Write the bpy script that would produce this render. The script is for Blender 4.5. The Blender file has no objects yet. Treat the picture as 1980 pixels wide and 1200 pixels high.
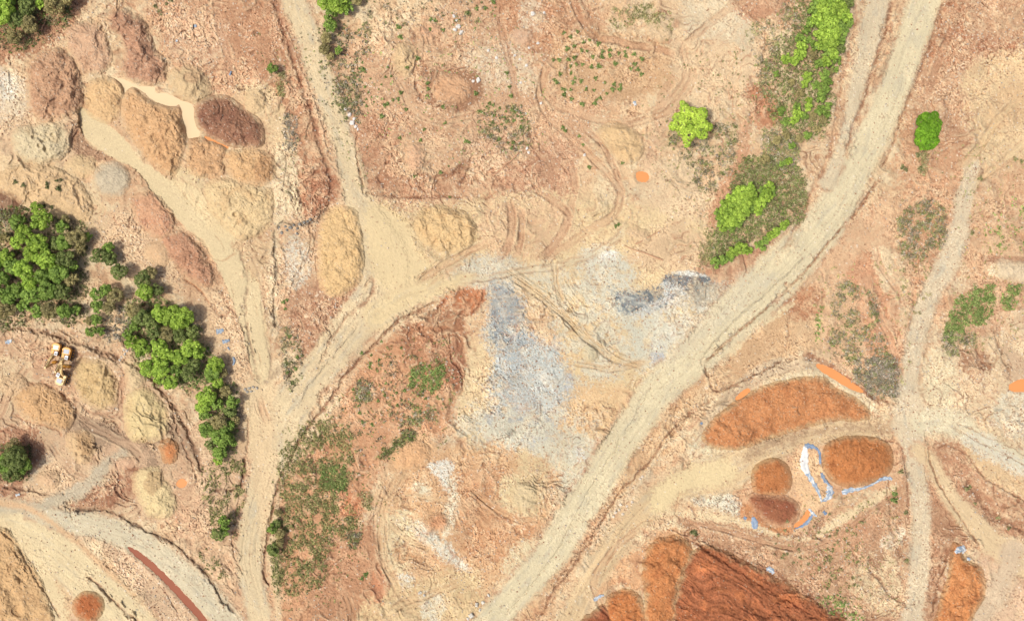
import bpy, math, random
import numpy as np

# ------------------------------------------------------------------ camera, sky, sun, exposure
S = 0.165            # metres per photo pixel on the ground
H = 260.0            # camera height
CX, CY = 990.0, 600.0
scene = bpy.context.scene
cam_data = bpy.data.cameras.new("camera")
cam = bpy.data.objects.new("camera", cam_data)
scene.collection.objects.link(cam)
cam.location = (0, 0, H)
cam.rotation_euler = (0, 0, 0)
cam_data.sensor_width = 36.0
cam_data.lens = 36.0 * H / (1980 * S)
cam_data.clip_start = 1.0
cam_data.clip_end = 6000.0
scene.camera = cam

SUN_EL, SUN_AZ = 64.0, 203.0      # azimuth: direction the light comes FROM, degrees ccw from +x (203 = left, a little down)
world = bpy.data.worlds.new("World")
scene.world = world
world.use_nodes = True
wn = world.node_tree.nodes
sky = wn.new("ShaderNodeTexSky")
sky.sky_type = 'NISHITA'
sky.sun_disc = False
sky.sun_elevation = math.radians(SUN_EL)
sky.sun_rotation = math.radians(90 - SUN_AZ)
sky.dust_density = 6.0
sky.air_density = 0.8
sky.ozone_density = 0.4
world.node_tree.links.new(sky.outputs[0], wn["Background"].inputs[0])
wn["Background"].inputs[1].default_value = 0.14
sun_data = bpy.data.lights.new("sun", 'SUN')
sun_data.energy = 3.0
sun_data.angle = math.radians(5.0)
sun_data.color = (1.0, 0.985, 0.90)
sun = bpy.data.objects.new("sun", sun_data)
scene.collection.objects.link(sun)
sun.rotation_euler = (0, math.radians(90 - SUN_EL), math.radians(SUN_AZ))
scene.view_settings.view_transform = 'Standard'
scene.view_settings.look = 'None'
scene.view_settings.gamma = 1.0
scene.view_settings.exposure = 0.21
K = 0.60             # photo colour (linear) -> real-world albedo

C = scene.collection
random.seed(7)
rng = np.random.default_rng(11)
f32 = np.float32

# ------------------------------------------------------------------ small toolkit
def lin(c):
    c = np.asarray(c, dtype=np.float64) / 255.0
    return (np.where(c <= 0.04045, c / 12.92, ((c + 0.055) / 1.055) ** 2.4) * K).astype(f32)

_perm = rng.permutation(1024).astype(np.int32)
_perm = np.concatenate([_perm, _perm, _perm])
_ga = rng.uniform(0, 2 * np.pi, 1024)
_gx, _gy = np.cos(_ga).astype(f32), np.sin(_ga).astype(f32)

def gn(x, y, seed=0):
    """2D gradient noise, about -1..1"""
    xi = np.floor(x).astype(np.int32); yi = np.floor(y).astype(np.int32)
    fx = (x - xi).astype(f32); fy = (y - yi).astype(f32)
    xi = (xi + seed * 37) & 1023; yi = (yi + seed * 91) & 1023
    x1 = (xi + 1) & 1023; y1 = (yi + 1) & 1023
    sx = fx * fx * fx * (fx * (fx * 6 - 15) + 10); sy = fy * fy * fy * (fy * (fy * 6 - 15) + 10)
    def g(a, b, dx, dy):
        h = _perm[_perm[a] + b]
        return _gx[h] * dx + _gy[h] * dy
    n00 = g(xi, yi, fx, fy); n10 = g(x1, yi, fx - 1, fy)
    n01 = g(xi, y1, fx, fy - 1); n11 = g(x1, y1, fx - 1, fy - 1)
    a = n00 + sx * (n10 - n00); b = n01 + sx * (n11 - n01)
    return (a + sy * (b - a)) * 1.5

def fbm(x, y, scale, octaves=3, seed=0, gain=0.55):
    out = 0; amp = 1.0; tot = 0
    c, s = 0.8, 0.6
    for o in range(octaves):
        out = out + amp * gn(x / scale, y / scale, seed + o * 13)
        tot += amp; amp *= gain; scale = scale * 0.47
        x, y = c * x - s * y + 17.3, s * x + c * y - 9.1
    return out / tot * 1.25

def rand_at(x, y, seed=0):
    """per-cell white noise, 0..1"""
    xi = (np.floor(x).astype(np.int64) * 73856093) ^ (np.floor(y).astype(np.int64) * 19349663) ^ (seed * 83492791)
    xi = (xi ^ (xi >> 13)) * 1274126177
    return (((xi ^ (xi >> 16)) & 0xFFFFFF) / float(0xFFFFFF)).astype(f32)

def sstep(a, b, x):
    t = np.clip((x - a) / (b - a), 0, 1)
    return t * t * (3 - 2 * t)

def catmull(pts, n=6, closed=False):
    P = [np.array(p, dtype=float) for p in pts]
    out = []
    N = len(P)
    rngi = range(N) if closed else range(N - 1)
    for i in rngi:
        if closed:
            p0, p1, p2, p3 = P[(i - 1) % N], P[i], P[(i + 1) % N], P[(i + 2) % N]
        else:
            p1, p2 = P[i], P[i + 1]
            p0 = P[i - 1] if i > 0 else 2 * p1 - p2
            p3 = P[i + 2] if i + 2 < N else 2 * p2 - p1
        for k in range(n):
            t = k / n
            out.append(0.5 * ((2 * p1) + (-p0 + p2) * t + (2 * p0 - 5 * p1 + 4 * p2 - p3) * t * t + (-p0 + 3 * p1 - 3 * p2 + p3) * t ** 3))
    if not closed:
        out.append(P[-1])
    return np.array(out)

def poly_sd(pts, x, y, smooth=3):
    """signed distance to a smoothed closed outline, negative inside"""
    P = catmull(pts, smooth, True) if smooth > 1 else np.array(pts, float)
    d2 = np.full(x.shape, 1e12, dtype=f32)
    inside = np.zeros(x.shape, dtype=bool)
    n = len(P)
    for i in range(n):
        ax, ay = P[i]; bx, by = P[(i + 1) % n]
        ex, ey = bx - ax, by - ay
        L = ex * ex + ey * ey + 1e-9
        t = np.clip(((x - ax) * ex + (y - ay) * ey) / L, 0, 1)
        dx = x - ax - t * ex; dy = y - ay - t * ey
        np.minimum(d2, dx * dx + dy * dy, out=d2)
        if ay != by:
            c = ((ay > y) != (by > y)) & (x < (bx - ax) * (y - ay) / (by - ay) + ax)
            inside ^= c
    d = np.sqrt(d2)
    return np.where(inside, -d, d).astype(f32)

def ell(cx, cy, rx, ry, ang=0, n=10):
    a = math.radians(ang)
    return [(cx + rx * math.cos(t) * math.cos(a) - ry * math.sin(t) * math.sin(a),
             cy + rx * math.cos(t) * math.sin(a) + ry * math.sin(t) * math.cos(a)) for t in [2 * math.pi * i / n for i in range(n)]]

# ------------------------------------------------------------------ the terrain raster (u, v in photo pixels = 0.165 m)
STEP = 1.35
core_u = np.arange(-45, 2026, STEP); core_v = np.arange(-40, 1241, STEP)
def extend(a):
    g = []; d = STEP; p = 0
    while p < 14000:
        d *= 1.055; p += d; g.append(p)
    g = np.array(g)
    return np.concatenate([(a[0] - g)[::-1], a, a[-1] + g]).astype(f32)
GU, GV = extend(core_u), extend(core_v)
UU, VV = np.meshgrid(GU, GV)
NR, NC = UU.shape
Zb = np.zeros((NR, NC), f32)       # broad relief
Rough = np.ones((NR, NC), f32)     # multiplies the fine relief
Zx = np.zeros((NR, NC), f32)       # features cut in or heaped on
Stone = np.full((NR, NC), 0.5, f32)   # how stony
TAG = np.zeros((NR, NC), np.int16)
names = {0: 'ground'}
labels = {0: 'bare reddish quarry ground with stones and tracks'}

Zb += 1.3 * fbm(UU, VV, 420, 2, 3) + 0.45 * fbm(UU, VV, 110, 2, 5)
# base colour: salmon soil with paler and redder drifts
n1 = fbm(UU, VV, 160, 3, 21); n2 = fbm(UU, VV, 45, 3, 22); n3 = fbm(UU, VV, 14, 3, 23)
COL = np.empty((NR, NC, 3), f32)
COL[:] = lin((224, 182, 142))
def mixc(m, c, sl=None):
    global COL
    if sl is None: sl = (slice(None), slice(None))
    A = COL[sl]
    A += (c - A) * m[..., None]
mixc(sstep(-0.1, 0.6, n1) * 0.55, lin((226, 192, 152)))
mixc(sstep(0.0, 0.6, -n1 + 0.3 * n2) * 0.5, lin((202, 150, 116)))
mixc(sstep(0.1, 0.6, n2) * 0.45, lin((230, 202, 164)))
mixc(sstep(0.15, 0.6, -n2) * 0.45, lin((194, 138, 104)))

for k_, (c_, sc_, th_, a_) in enumerate([((236,214,178),44,.08,.6),((188,128,96),30,.26,.5),((206,186,158),48,.28,.5),((226,170,126),60,.2,.4),((178,132,104),22,.34,.4)]):
    wx_ = UU + 14 * fbm(UU, VV, 40, 2, 301 + k_); wy_ = VV + 14 * fbm(UU, VV, 40, 2, 331 + k_)
    f_ = fbm(wx_, wy_, sc_, 4, 351 + 5 * k_, .65)
    mixc(sstep(th_ - .1, th_ + .12, f_) * a_, lin(c_))

def sub(x0, y0, x1, y1):
    i0 = max(0, np.searchsorted(GU, x0) - 1); i1 = min(NC, np.searchsorted(GU, x1) + 1)
    j0 = max(0, np.searchsorted(GV, y0) - 1); j1 = min(NR, np.searchsorted(GV, y1) + 1)
    return (slice(j0, j1), slice(i0, i1))

_seed = [100]
def nseed():
    _seed[0] += 7
    return _seed[0]

def blob(pts, col, soft=8, warp=10, ws=36, op=1.0, var=0.0, dz=0.0, rough=None, stone=None, tag=None, breakup=0.0, bs=14, edge=None):
    """a patch of soil or rock of its own colour, with a ragged outline"""
    P = np.array(pts, float); m = soft + warp * 1.6 + 4
    sl = sub(P[:, 0].min() - m, P[:, 1].min() - m, P[:, 0].max() + m, P[:, 1].max() + m)
    x, y = UU[sl], VV[sl]; s = nseed()
    sd = poly_sd(pts, x, y) + warp * (fbm(x, y, ws, 3, s) + 0.45 * fbm(x, y, ws * 0.22, 2, s + 3))
    k = sstep(soft * .8, -soft * .8, sd + soft * 1.5 * fbm(x, y, 5.0, 2, s + 17) * (soft > 3.5))
    if breakup > 0:
        k2 = k * np.clip(1 - breakup * 1.25 + breakup * 2.4 * sstep(-0.18, 0.25, fbm(x, y, bs, 4, s + 5, .7)), 0, 1)
    else: k2 = k
    c = lin(col)
    if var > 0:
        v = 1 + var * fbm(x, y, 22, 3, s + 9)
        cc = c * v[..., None]
    else: cc = c
    mixc(k2 * op, cc, sl)
    if dz: Zx[sl] += dz * sstep(soft + 6, -soft - 14, sd)
    if rough is not None: Rough[sl] += (rough - Rough[sl]) * k
    if stone is not None: Stone[sl] += (stone - Stone[sl]) * k
    if tag is not None: TAG[sl][sd < 0] = tag
    return sl, k, sd

def path_field(pts, wmax):
    """distance, arc length, signed side and local width near a smooth line of (x, y[, w])"""
    P = catmull(pts, 6)
    w = P[:, 2] if P.shape[1] > 2 else np.full(len(P), wmax)
    m = wmax + 30
    sl = sub(P[:, 0].min() - m, P[:, 1].min() - m, P[:, 0].max() + m, P[:, 1].max() + m)
    x, y = UU[sl], VV[sl]
    D = np.full(x.shape, 1e6, f32); A = np.zeros(x.shape, f32); L = np.zeros(x.shape, f32); W = np.full(x.shape, wmax, f32)
    gu, gv = x[0], y[:, 0]
    arc = 0.0
    for i in range(len(P) - 1):
        ax, ay = P[i, :2]; bx, by = P[i + 1, :2]
        ex, ey = bx - ax, by - ay; LL = math.hypot(ex, ey) + 1e-9
        i0 = np.searchsorted(gu, min(ax, bx) - m); i1 = np.searchsorted(gu, max(ax, bx) + m)
        j0 = np.searchsorted(gv, min(ay, by) - m); j1 = np.searchsorted(gv, max(ay, by) + m)
        if i1 > i0 and j1 > j0:
            q = (slice(j0, j1), slice(i0, i1))
            X, Y = x[q], y[q]
            t = np.clip(((X - ax) * ex + (Y - ay) * ey) / (LL * LL), 0, 1)
            dx = X - ax - t * ex; dy = Y - ay - t * ey
            d = np.sqrt(dx * dx + dy * dy)
            b = d < D[q]
            sg = (ex * dy - ey * dx) >= 0
            D[q] = np.where(b, d, D[q]); A[q] = np.where(b, arc + t * LL, A[q])
            L[q] = np.where(b, np.where(sg, d, -d), L[q]); W[q] = np.where(b, w[i] + t * (w[i + 1] - w[i]), W[q])
        arc += LL
    return sl, x, y, D, A, L, W, arc

def road(pts, col, tag, name, label, soft=5, warp=5, crown=0.25, streak=0.10, edgecol=None, stone=0.25, op=1.0, gravel=0.0, midcol=None):
    wmax = max(p[2] for p in pts)
    sl, x, y, D, A, L, W, arc = path_field(pts, wmax)
    s = nseed()
    h = W * 0.5
    sd = D - h + warp * 1.4 * fbm(x, y, 34, 3, s) + warp * 0.6 * fbm(x, y, 7, 2, s + 3)
    k = sstep(soft * 1.3, -soft * 1.3, sd + 3.5 * fbm(x, y, 4.5, 2, s + 19))
    if edgecol is not None:
        ke = np.exp(-((sd - 2) / 5.0) ** 2) * 0.7 * sstep(-0.4, 0.3, fbm(x, y, 18, 2, s + 4))
        mixc(ke, lin(edgecol), sl)
    st = gn(L / 4.5, A / 110, s + 6) + 0.7 * gn(L / 11, A / 200, s + 7) + 0.4 * gn(L / 2.4, A / 45, s + 8)
    cc = lin(col) * (1 + streak * st + 0.07 * fbm(x, y, 12, 3, s + 9))[..., None]
    if gravel > 0:
        g = sstep(0.05, 0.5, fbm(L * 1.0, A * 0.3, 14, 3, s + 11))
        cc = cc + (lin((192, 184, 168)) - cc) * (g * gravel)[..., None]
    wl = np.exp(-((np.abs(L + 3 * fbm(x, y, 60, 2, s + 21)) - h * .42) / (h * .2 + 1)) ** 2) * (.5 + .5 * sstep(-.4, .3, fbm(L, A * .2, 12, 2, s + 22)))
    cc = cc + (lin(col) * 1.04 - cc) * (wl * .55)[..., None]
    vg = sstep(.62, 1.0, np.abs(L) / (h + .1)) * (.4 + .6 * sstep(-.3, .3, fbm(x, y, 14, 3, s + 23)))
    cc = cc + (lin((214, 180, 144)) - cc) * (vg * .42)[..., None]
    if midcol is not None:
        g = sstep(0.5, 0.1, np.abs(L) / (h + 1)) * 0.6
        cc = cc + (lin(midcol) - cc) * g[..., None]
    sp = sstep(.1, .5, gn(x / 2.1, y / 2.1, s + 15) + .5 * fbm(L, A * .25, 9, 2, s + 16))
    cc = cc + (lin((178, 166, 146)) - cc) * (sp * (.16 + .28 * gravel))[..., None]
    sp = sstep(.35, .6, fbm(L, A * .3, 16, 3, s + 18)); cc = cc * (1 - .10 * sp)[..., None]
    mixc(k * op, cc, sl)
    Rough[sl] += (0.42 - Rough[sl]) * k
    Stone[sl] += (stone - Stone[sl]) * k
    prof = crown * k - 0.02 * np.clip(st, -1, 1) * k
    Zx[sl] = Zx[sl] * (1 - 0.8 * k) + prof
    if tag:
        TAG[sl][(sd < 0)] = tag
        names[tag] = name; labels[tag] = label

def line(pts, w=3.0, depth=0.6, col=None, op=0.8, warp=4, ws=20, keep=0.4, fade=True):
    """a gully, wheel rut (depth > 0) or little berm (depth < 0)"""
    P = [(p[0], p[1], (p[2] if len(p) > 2 else w)) for p in pts]
    wm = max(p[2] for p in P)
    sl, x, y, D, A, L, W, arc = path_field(P, wm * 2 + 6)
    s = nseed()
    Ls = L + warp * fbm(x, y, ws, 3, s) + 1.1 * fbm(x, y, 5, 2, s + 5)
    W = W * (0.75 + 0.6 * fbm(x, y, 16, 2, s + 7))
    W = np.clip(W, .8, 99)
    g = np.exp(-(Ls / W) ** 2) * (D < wm * 2 + 26)
    if fade: g = g * sstep(0, 14, A) * sstep(arc, arc - 14, A)
    if keep > 0: g = g * (1 - keep * sstep(0.0, 0.5, fbm(x, y, 26, 2, s + 2)))
    Zx[sl] -= depth * g * .85
    if depth > .3:
        halo = np.exp(-((np.abs(Ls) - 2.2 * W) / (1.6 * W)) ** 2) * sstep(-.2, .4, fbm(x, y, 18, 2, s + 9)) * (D < wm * 2 + 26)
        Stone[sl] += halo * 1.0; Rough[sl] += halo * .5
        mixc(halo * .3, lin((230, 198, 160)), sl)
    if col is not None: mixc(np.clip(g * 1.15, 0, 1) * op * (.35 + .65 * sstep(-.5, .3, fbm(x, y, 11, 2, s + 8))), lin(col), sl)

def ruts(pts, n=2, gap=11, w=2.2, depth=0.22, col=(206, 156, 118), op=0.5):
    """wheel marks: wandering pairs that fade in and out"""
    P = catmull(pts, 4); rs = np.random.default_rng(_seed[0])
    T = np.gradient(P[:, :2], axis=0); T /= np.linalg.norm(T, axis=1)[:, None] + 1e-9
    Nn = np.stack([-T[:, 1], T[:, 0]], 1); L = len(P)
    for i in range(n):
        o = (i - (n - 1) / 2) * gap + rs.uniform(-2.5, 2.5); dr = rs.uniform(-7, 7)
        a, b = int(L * rs.uniform(0, .25)), int(L * rs.uniform(.75, 1)) 
        if b - a < 5: a, b = 0, L
        off = o + dr * np.linspace(0, 1, L) ** 2
        Q = (P[:, :2] + Nn * off[:, None])[a:b]; M = Nn[a:b]
        ww = w * rs.uniform(.7, 1.5); dd = depth * rs.uniform(.35, .9)
        line([tuple(q) for q in Q[::3]] + [tuple(Q[-1])], ww, dd, col, op * rs.uniform(.35, 1), warp=2.2, ws=24, keep=0.75)
        line([tuple(q + m * 3.4) for q, m in zip(Q[::3], M[::3])], ww * 0.8, -dd * 0.5, (236, 208, 170), op * .4, warp=2.2, ws=24, keep=0.75)

def lane(pts, w=15, col=(222, 176, 138), op=.6, depth=.12, edge=(190, 134, 102), berm=.14):
    """a worn vehicle lane: a shallow trough with two wheel grooves and pushed-up shoulders"""
    P = [(p[0], p[1], w) for p in pts]
    sl, x, y, D, A, L, W, arc = path_field(P, w); s = nseed(); h = w * .5
    Ls = np.abs(L + 3 * fbm(x, y, 40, 2, s) + .8 * fbm(x, y, 6, 2, s + 2))
    end = sstep(0, 26, A) * sstep(arc, arc - 26, A) * (D < w * .5 + 26)
    k = sstep(h + 1.5, h - 2.5, Ls) * end * (.55 + .45 * sstep(-.4, .2, fbm(x, y, 40, 2, s + 4)))
    mixc(k * op, lin(col) * (1 + .10 * gn(L / 3.2, A / 60, s + 5))[..., None], sl)
    Rough[sl] *= 1 - .45 * k; Stone[sl] *= 1 - .5 * k
    Zx[sl] -= depth * k
    gr = np.exp(-((Ls - h * .55) / 1.7) ** 2) * end * sstep(-.35, .2, fbm(x, y, 30, 2, s + 6))
    Zx[sl] -= .12 * gr; mixc(gr * .45, lin(edge), sl)
    sh = np.exp(-((Ls - h - 2.5) / 2.0) ** 2) * end * sstep(-.3, .3, fbm(x, y, 26, 2, s + 7))
    Zx[sl] += berm * sh; mixc(sh * .35, lin((236, 206, 168)), sl)
    ed = np.exp(-((Ls - h) / 1.3) ** 2) * end * sstep(-.2, .35, fbm(x, y, 22, 2, s + 8))
    mixc(ed * .5, lin(edge), sl)

# ------------------------------------------------------------------ soils, read from the photograph area by area
SAND=(240,214,168); CREAM=(234,218,186); TAN=(224,190,148); SALM=(214,168,132); RED=(196,138,102); DRED=(170,106,78)
BROWN=(180,134,104); GREY=(200,192,176); PALE=(236,228,206); WHITE=(240,238,232); BLUE=(172,178,190); ORG=(220,142,90)
# --- top left
blob([(-80,-60),(150,-60),(150,40),(90,90),(40,110),(-80,120)], (196,134,100), 10, 12)
blob([(300,0),(520,-20),(545,80),(520,160),(430,180),(340,130),(305,70)], (210,152,116), 12, 14, stone=1.2, rough=1.5, breakup=.4)
blob([(420,-60),(540,-60),(600,180),(640,320),(640,400),(590,420),(560,330),(530,200),(470,120),(430,50)], (204,142,106), 9, 10, breakup=.35, rough=1.3)
blob([(330,30),(430,40),(420,120),(330,110)], (222,176,142), 10, 14, stone=1.6, breakup=.5)
blob([(-80,140),(30,140),(50,200),(40,250),(-80,260)], (222,200,178), 10, 10, stone=1.4, breakup=.5, bs=9)
blob([(-30,150),(25,145),(30,185),(-30,190)], (232,226,216), 6, 8, stone=2.2, breakup=.6, bs=6)
blob([(-80,255),(60,225),(150,235),(160,300),(120,330),(-80,340)], (224,184,148), 9, 10)
blob([(-80,310),(100,310),(190,380),(210,440),(160,470),(-80,400)], (230,196,154), 9, 10, breakup=.3)
blob([(-80,370),(20,365),(45,400),(30,430),(-80,440)], (150,92,70), 7, 8)
blob([(130,230),(165,240),(200,290),(225,310),(190,310),(150,300),(130,270)], (186,138,108), 5, 5)
blob([(210,290),(250,310),(320,400),(400,480),(430,560),(400,600),(340,560),(280,480),(230,400)], (208,160,124), 8, 8, breakup=.3)
blob([(180,430),(250,400),(300,450),(360,560),(330,570),(270,520),(200,490)], (222,182,146), 9, 10, breakup=.5, stone=1.4)
blob([(460,165),(520,170),(560,230),(560,300),(520,290),(510,240),(470,200)], (224,190,148), 7, 9, breakup=.3)
blob([(535,290),(570,280),(580,420),(560,560),(520,620),(525,430)], (228,204,168), 7, 8, stone=1.0, breakup=.3)
blob([(600,330),(650,330),(650,390),(620,420),(590,420)], (190,120,88), 6, 8)
# slope right of the silt run
blob([(540,440),(620,430),(640,560),(650,620),(600,700),(540,640)], (214,166,130), 9, 12, stone=1.3, breakup=.4)
blob([(555,460),(585,465),(600,520),(580,560),(555,550)], (214,206,194), 8, 10, stone=1.8, breakup=.6, bs=7)
blob([(560,560),(700,540),(690,600),(640,660),(600,690),(560,640)], (196,136,104), 9, 10, breakup=.4, stone=1.3)
# --- strip between the left trees and the silt run
blob([(400,560),(470,600),(500,740),(440,750),(380,640)], (228,186,148), 9, 10, stone=1.1, breakup=.3)
blob([(470,740),(560,740),(570,800),(500,830),(470,800)], (224,182,144), 8, 8)
# --- pit with the excavators
blob([(-80,640),(60,630),(160,650),(250,690),(330,760),(390,840),(400,960),(300,1010),(150,960),(-80,940)], (214,172,138), 8, 10, breakup=.2)
blob([(0,650),(90,655),(160,690),(140,790),(60,760),(0,740)], (206,156,122), 9, 12, breakup=.4)
blob([(-40,700),(40,690),(60,740),(20,790),(-40,800)], (222,190,152), 9, 12, breakup=.4)
blob([(120,790),(170,800),(230,830),(300,870),(300,910),(240,920),(180,860),(130,830)], (184,148,122), 6, 8, rough=.35, stone=.15)
blob([(330,810),(360,830),(385,870),(380,900),(350,880),(335,850)], (188,148,120), 5, 5, rough=.35)
blob([(200,870),(250,850),(290,880),(260,930),(210,920)], (214,172,140), 8, 8, rough=.5)
blob([(215,880),(270,900),(290,940),(260,960),(200,990),(140,985),(150,960),(210,930)], (180,116,86), 6, 10, breakup=.4)
blob([(340,880),(370,890),(400,960),(390,1040),(350,1050),(340,980)], (212,164,130), 8, 10, breakup=.4)
blob([(-80,850),(70,830),(60,950),(-80,960)], (190,130,100), 8, 10)
blob([(70,900),(120,890),(125,950),(80,970),(40,950)], (222,182,146), 6, 8)
# --- bottom left
blob([(-80,1010),(60,1010),(130,1090),(160,1260),(-80,1300)], (218,180,138), 8, 10)
blob([(140,1090),(170,1080),(240,1160),(280,1230),(150,1260)], (222,176,142), 7, 8, breakup=.3)
blob([(200,1045),(260,1060),(340,1130),(390,1220),(340,1230),(280,1160),(220,1090)], (218,178,146), 7, 8, stone=1.6, breakup=.3)
blob([(385,1020),(450,1000),(470,1100),(480,1200),(440,1180),(380,1110),(340,1070)], (218,172,136), 9, 10, breakup=.3)
blob([(380,900),(470,870),(480,960),(470,1020),(400,1020)], (216,172,138), 9, 10, breakup=.3)
# --- upper middle
blob([(600,120),(760,70),(950,-60),(1100,-60),(1180,120),(1100,330),(960,400),(700,400)], (212,160,124), 16, 16, breakup=.3, stone=1.2)
blob([(690,235),(760,230),(800,300),(890,330),(900,370),(840,385),(700,375)], (200,138,104), 20, 22, breakup=.45, bs=26, rough=1.4, stone=1.1)
blob([(760,285),(830,265),(860,320),(820,350),(780,340)], (222,178,140), 9, 12, breakup=.4)
blob([(950,-60),(1080,-60),(1160,60),(1100,90),(1010,110),(960,40)], (206,142,104), 12, 14, breakup=.3)
blob([(905,95),(1010,85),(1040,170),(960,170),(910,140)], (230,202,172), 12, 14, breakup=.55, bs=10, stone=3.0)
blob([(1000,10),(1040,0),(1050,50),(1010,60)], (226,196,168), 8, 10, breakup=.6, stone=2.5)
blob([(815,120),(850,130),(920,140),(935,180),(905,210),(870,215),(830,200),(820,160)], (184,128,96), 6, 6)
blob([(900,260),(1000,250),(1010,300),(960,330),(900,320)], (206,160,128), 12, 12, breakup=.4)
blob([(960,330),(1100,270),(1110,350),(1080,420),(960,440),(940,380)], (204,146,114), 12, 14, breakup=.4)
blob([(1080,60),(1200,60),(1290,90),(1295,150),(1230,190),(1120,200),(1070,160)], (212,164,122), 9, 8, breakup=.2)
blob([(1290,-60),(1400,-60),(1470,50),(1460,160),(1400,210),(1330,190),(1300,110)], (232,196,158), 14, 14, breakup=.3)
blob([(1320,-60),(1400,-40),(1450,40),(1450,100),(1400,80),(1330,60)], (226,204,174), 10, 12, breakup=.4)
blob([(1400,-80),(1540,-80),(1530,0),(1480,40),(1420,20)], (206,144,110), 8, 8, stone=1.6)
blob([(1450,165),(1500,180),(1510,230),(1470,250),(1450,215)], (208,132,94), 9, 9, breakup=.3)
blob([(1430,240),(1450,240),(1440,330),(1400,390),(1370,490),(1355,490),(1380,380),(1420,310)], (214,152,116), 5, 6)
blob([(1290,180),(1300,200),(1270,320),(1250,330),(1255,250)], (220,174,140), 9, 12, breakup=.3)
blob([(1250,330),(1330,300),(1370,380),(1350,470),(1250,420)], (228,194,158), 12, 12, breakup=.4)
# --- middle sand flats
blob([(700,390),(800,400),(960,380),(1120,380),(1370,440),(1380,530),(1300,740),(1200,800),(1100,720),(1060,580),(960,520),(880,520),(760,560),(720,480)], (230,198,152), 14, 16, breakup=.25, rough=.8)
blob([(930,400),(1080,390),(1110,440),(1060,500),(950,490)], (222,178,140), 12, 14, breakup=.4)
blob([(1290,430),(1370,460),(1370,510),(1280,520),(1210,500)], (222,184,146), 9, 12)
blob([(1380,490),(1470,480),(1480,520),(1420,560),(1340,530)], (206,146,114), 8, 9, breakup=.4)
blob([(920,640),(960,660),(980,780),(960,860),(900,850),(880,740)], (228,198,154), 12, 12, breakup=.35)
blob([(1080,740),(1230,760),(1200,860),(1120,880),(1060,830)], (230,186,138), 10, 12, breakup=.2)
# --- grey and blue crushed rock
GR=(170,182,190)
blob([(900,500),(960,490),(1010,520),(960,545),(890,545)], (206,200,186), 9, 10, breakup=.4, bs=8, stone=1.6)
blob([(880,520),(1080,510),(1090,545),(960,560),(890,560)], (216,208,190), 9, 10, breakup=.5, bs=8, op=.8)
blob([(945,545),(985,540),(1015,610),(1030,650),(1080,670),(1100,740),(1095,790),(1060,850),(1000,870),(940,830),(945,760),(950,700),(935,640),(950,590)], GR, 13, 16, ws=44, breakup=.35, bs=16, stone=1.8, op=.9)
blob([(920,800),(1050,820),(1150,850),(1160,890),(1110,900),(1020,880),(930,860)], (208,202,188), 12, 14, breakup=.5, bs=9, stone=1.6)
blob([(1060,860),(1170,870),(1140,930),(1100,980),(1060,950)], (216,200,172), 10, 12, breakup=.5)
blob([(950,560),(985,555),(1010,590),(1000,650),(960,660),(945,620)], (152,164,176), 9, 12, breakup=.5, bs=12)
blob([(990,630),(1030,635),(1040,665),(1010,672),(990,655)], (156,168,180), 6, 7, breakup=.5, bs=5)
blob([(960,690),(1005,680),(1010,715),(975,725),(958,715)], (176,190,202), 6, 8, breakup=.7, bs=5, stone=2)
blob([(1015,670),(1075,680),(1095,730),(1060,720),(1020,700)], (196,206,210), 6, 8, breakup=.7, bs=5, stone=2)
blob([(1040,700),(1100,730),(1080,780),(1020,800),(990,760)], (196,203,206), 9, 10, breakup=.5, bs=6, stone=2)
blob([(1130,480),(1180,480),(1195,510),(1160,520),(1130,500)], (222,216,202), 9, 9, breakup=.5, bs=7, stone=1.8)
blob([(1160,487),(1190,487),(1195,512),(1170,515)], (240,240,238), 5, 5, breakup=.3, bs=6, stone=2)
blob([(1120,490),(1200,490),(1240,560),(1290,600),(1330,650),(1270,700),(1220,690),(1190,620),(1140,590)], (214,210,196), 15, 18, ws=50, breakup=.5, bs=18, stone=1.8)
blob([(1185,560),(1240,565),(1290,540),(1320,527),(1360,530),(1375,545),(1340,570),(1300,590),(1240,610),(1205,610),(1190,585)], (114,128,142), 7, 12, ws=26, breakup=.35, bs=14, stone=1.4)
blob([(1185,570),(1230,575),(1220,605),(1195,600)], (140,154,166), 5, 6, breakup=.6, bs=5)
blob([(1290,535),(1330,526),(1350,530),(1330,548),(1300,560)], (126,132,144), 5, 6, breakup=.4, bs=6)
blob([(1300,527),(1345,524),(1370,534),(1345,535)], (236,236,234), 3, 3, breakup=.5, bs=5)
blob([(1280,540),(1340,575),(1280,600),(1210,615),(1280,570)], (226,228,230), 5, 8, breakup=.7, bs=5, op=.7)
blob([(1340,555),(1400,548),(1415,580),(1380,610),(1340,600)], (174,168,158), 9, 8, breakup=.2, bs=8)
blob([(1255,670),(1285,668),(1285,700),(1262,702)], (176,182,196), 4, 6, breakup=.6, bs=5, stone=2.4)
blob([(1300,620),(1345,610),(1320,650),(1290,660)], (230,228,220), 6, 8, breakup=.6, bs=6, stone=2)
blob([(1140,650),(1175,655),(1170,700),(1140,700)], (214,202,178), 7, 8, breakup=.5, stone=1.4)
blob([(1150,700),(1200,705),(1190,730),(1150,730)], (212,204,186), 7, 8, breakup=.6, stone=2)
blob([(1095,725),(1110,725),(1105,750),(1090,750)], (190,194,204), 4, 5, breakup=.5, bs=5, stone=2)
blob([(935,800),(990,805),(985,830),(935,825)], (180,180,180), 5, 8, breakup=.6, bs=6, stone=2)
blob([(1030,843),(1055,845),(1050,858),(1032,856)], (176,184,196), 4, 4, breakup=.5, bs=5, stone=2)
blob([(975,825),(1000,828),(998,845),(980,842)], (150,144,128), 4, 5, breakup=.4)
blob([(1100,865),(1130,870),(1130,890),(1105,888)], (230,228,224), 5, 6, breakup=.6, bs=5, stone=2)
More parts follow.
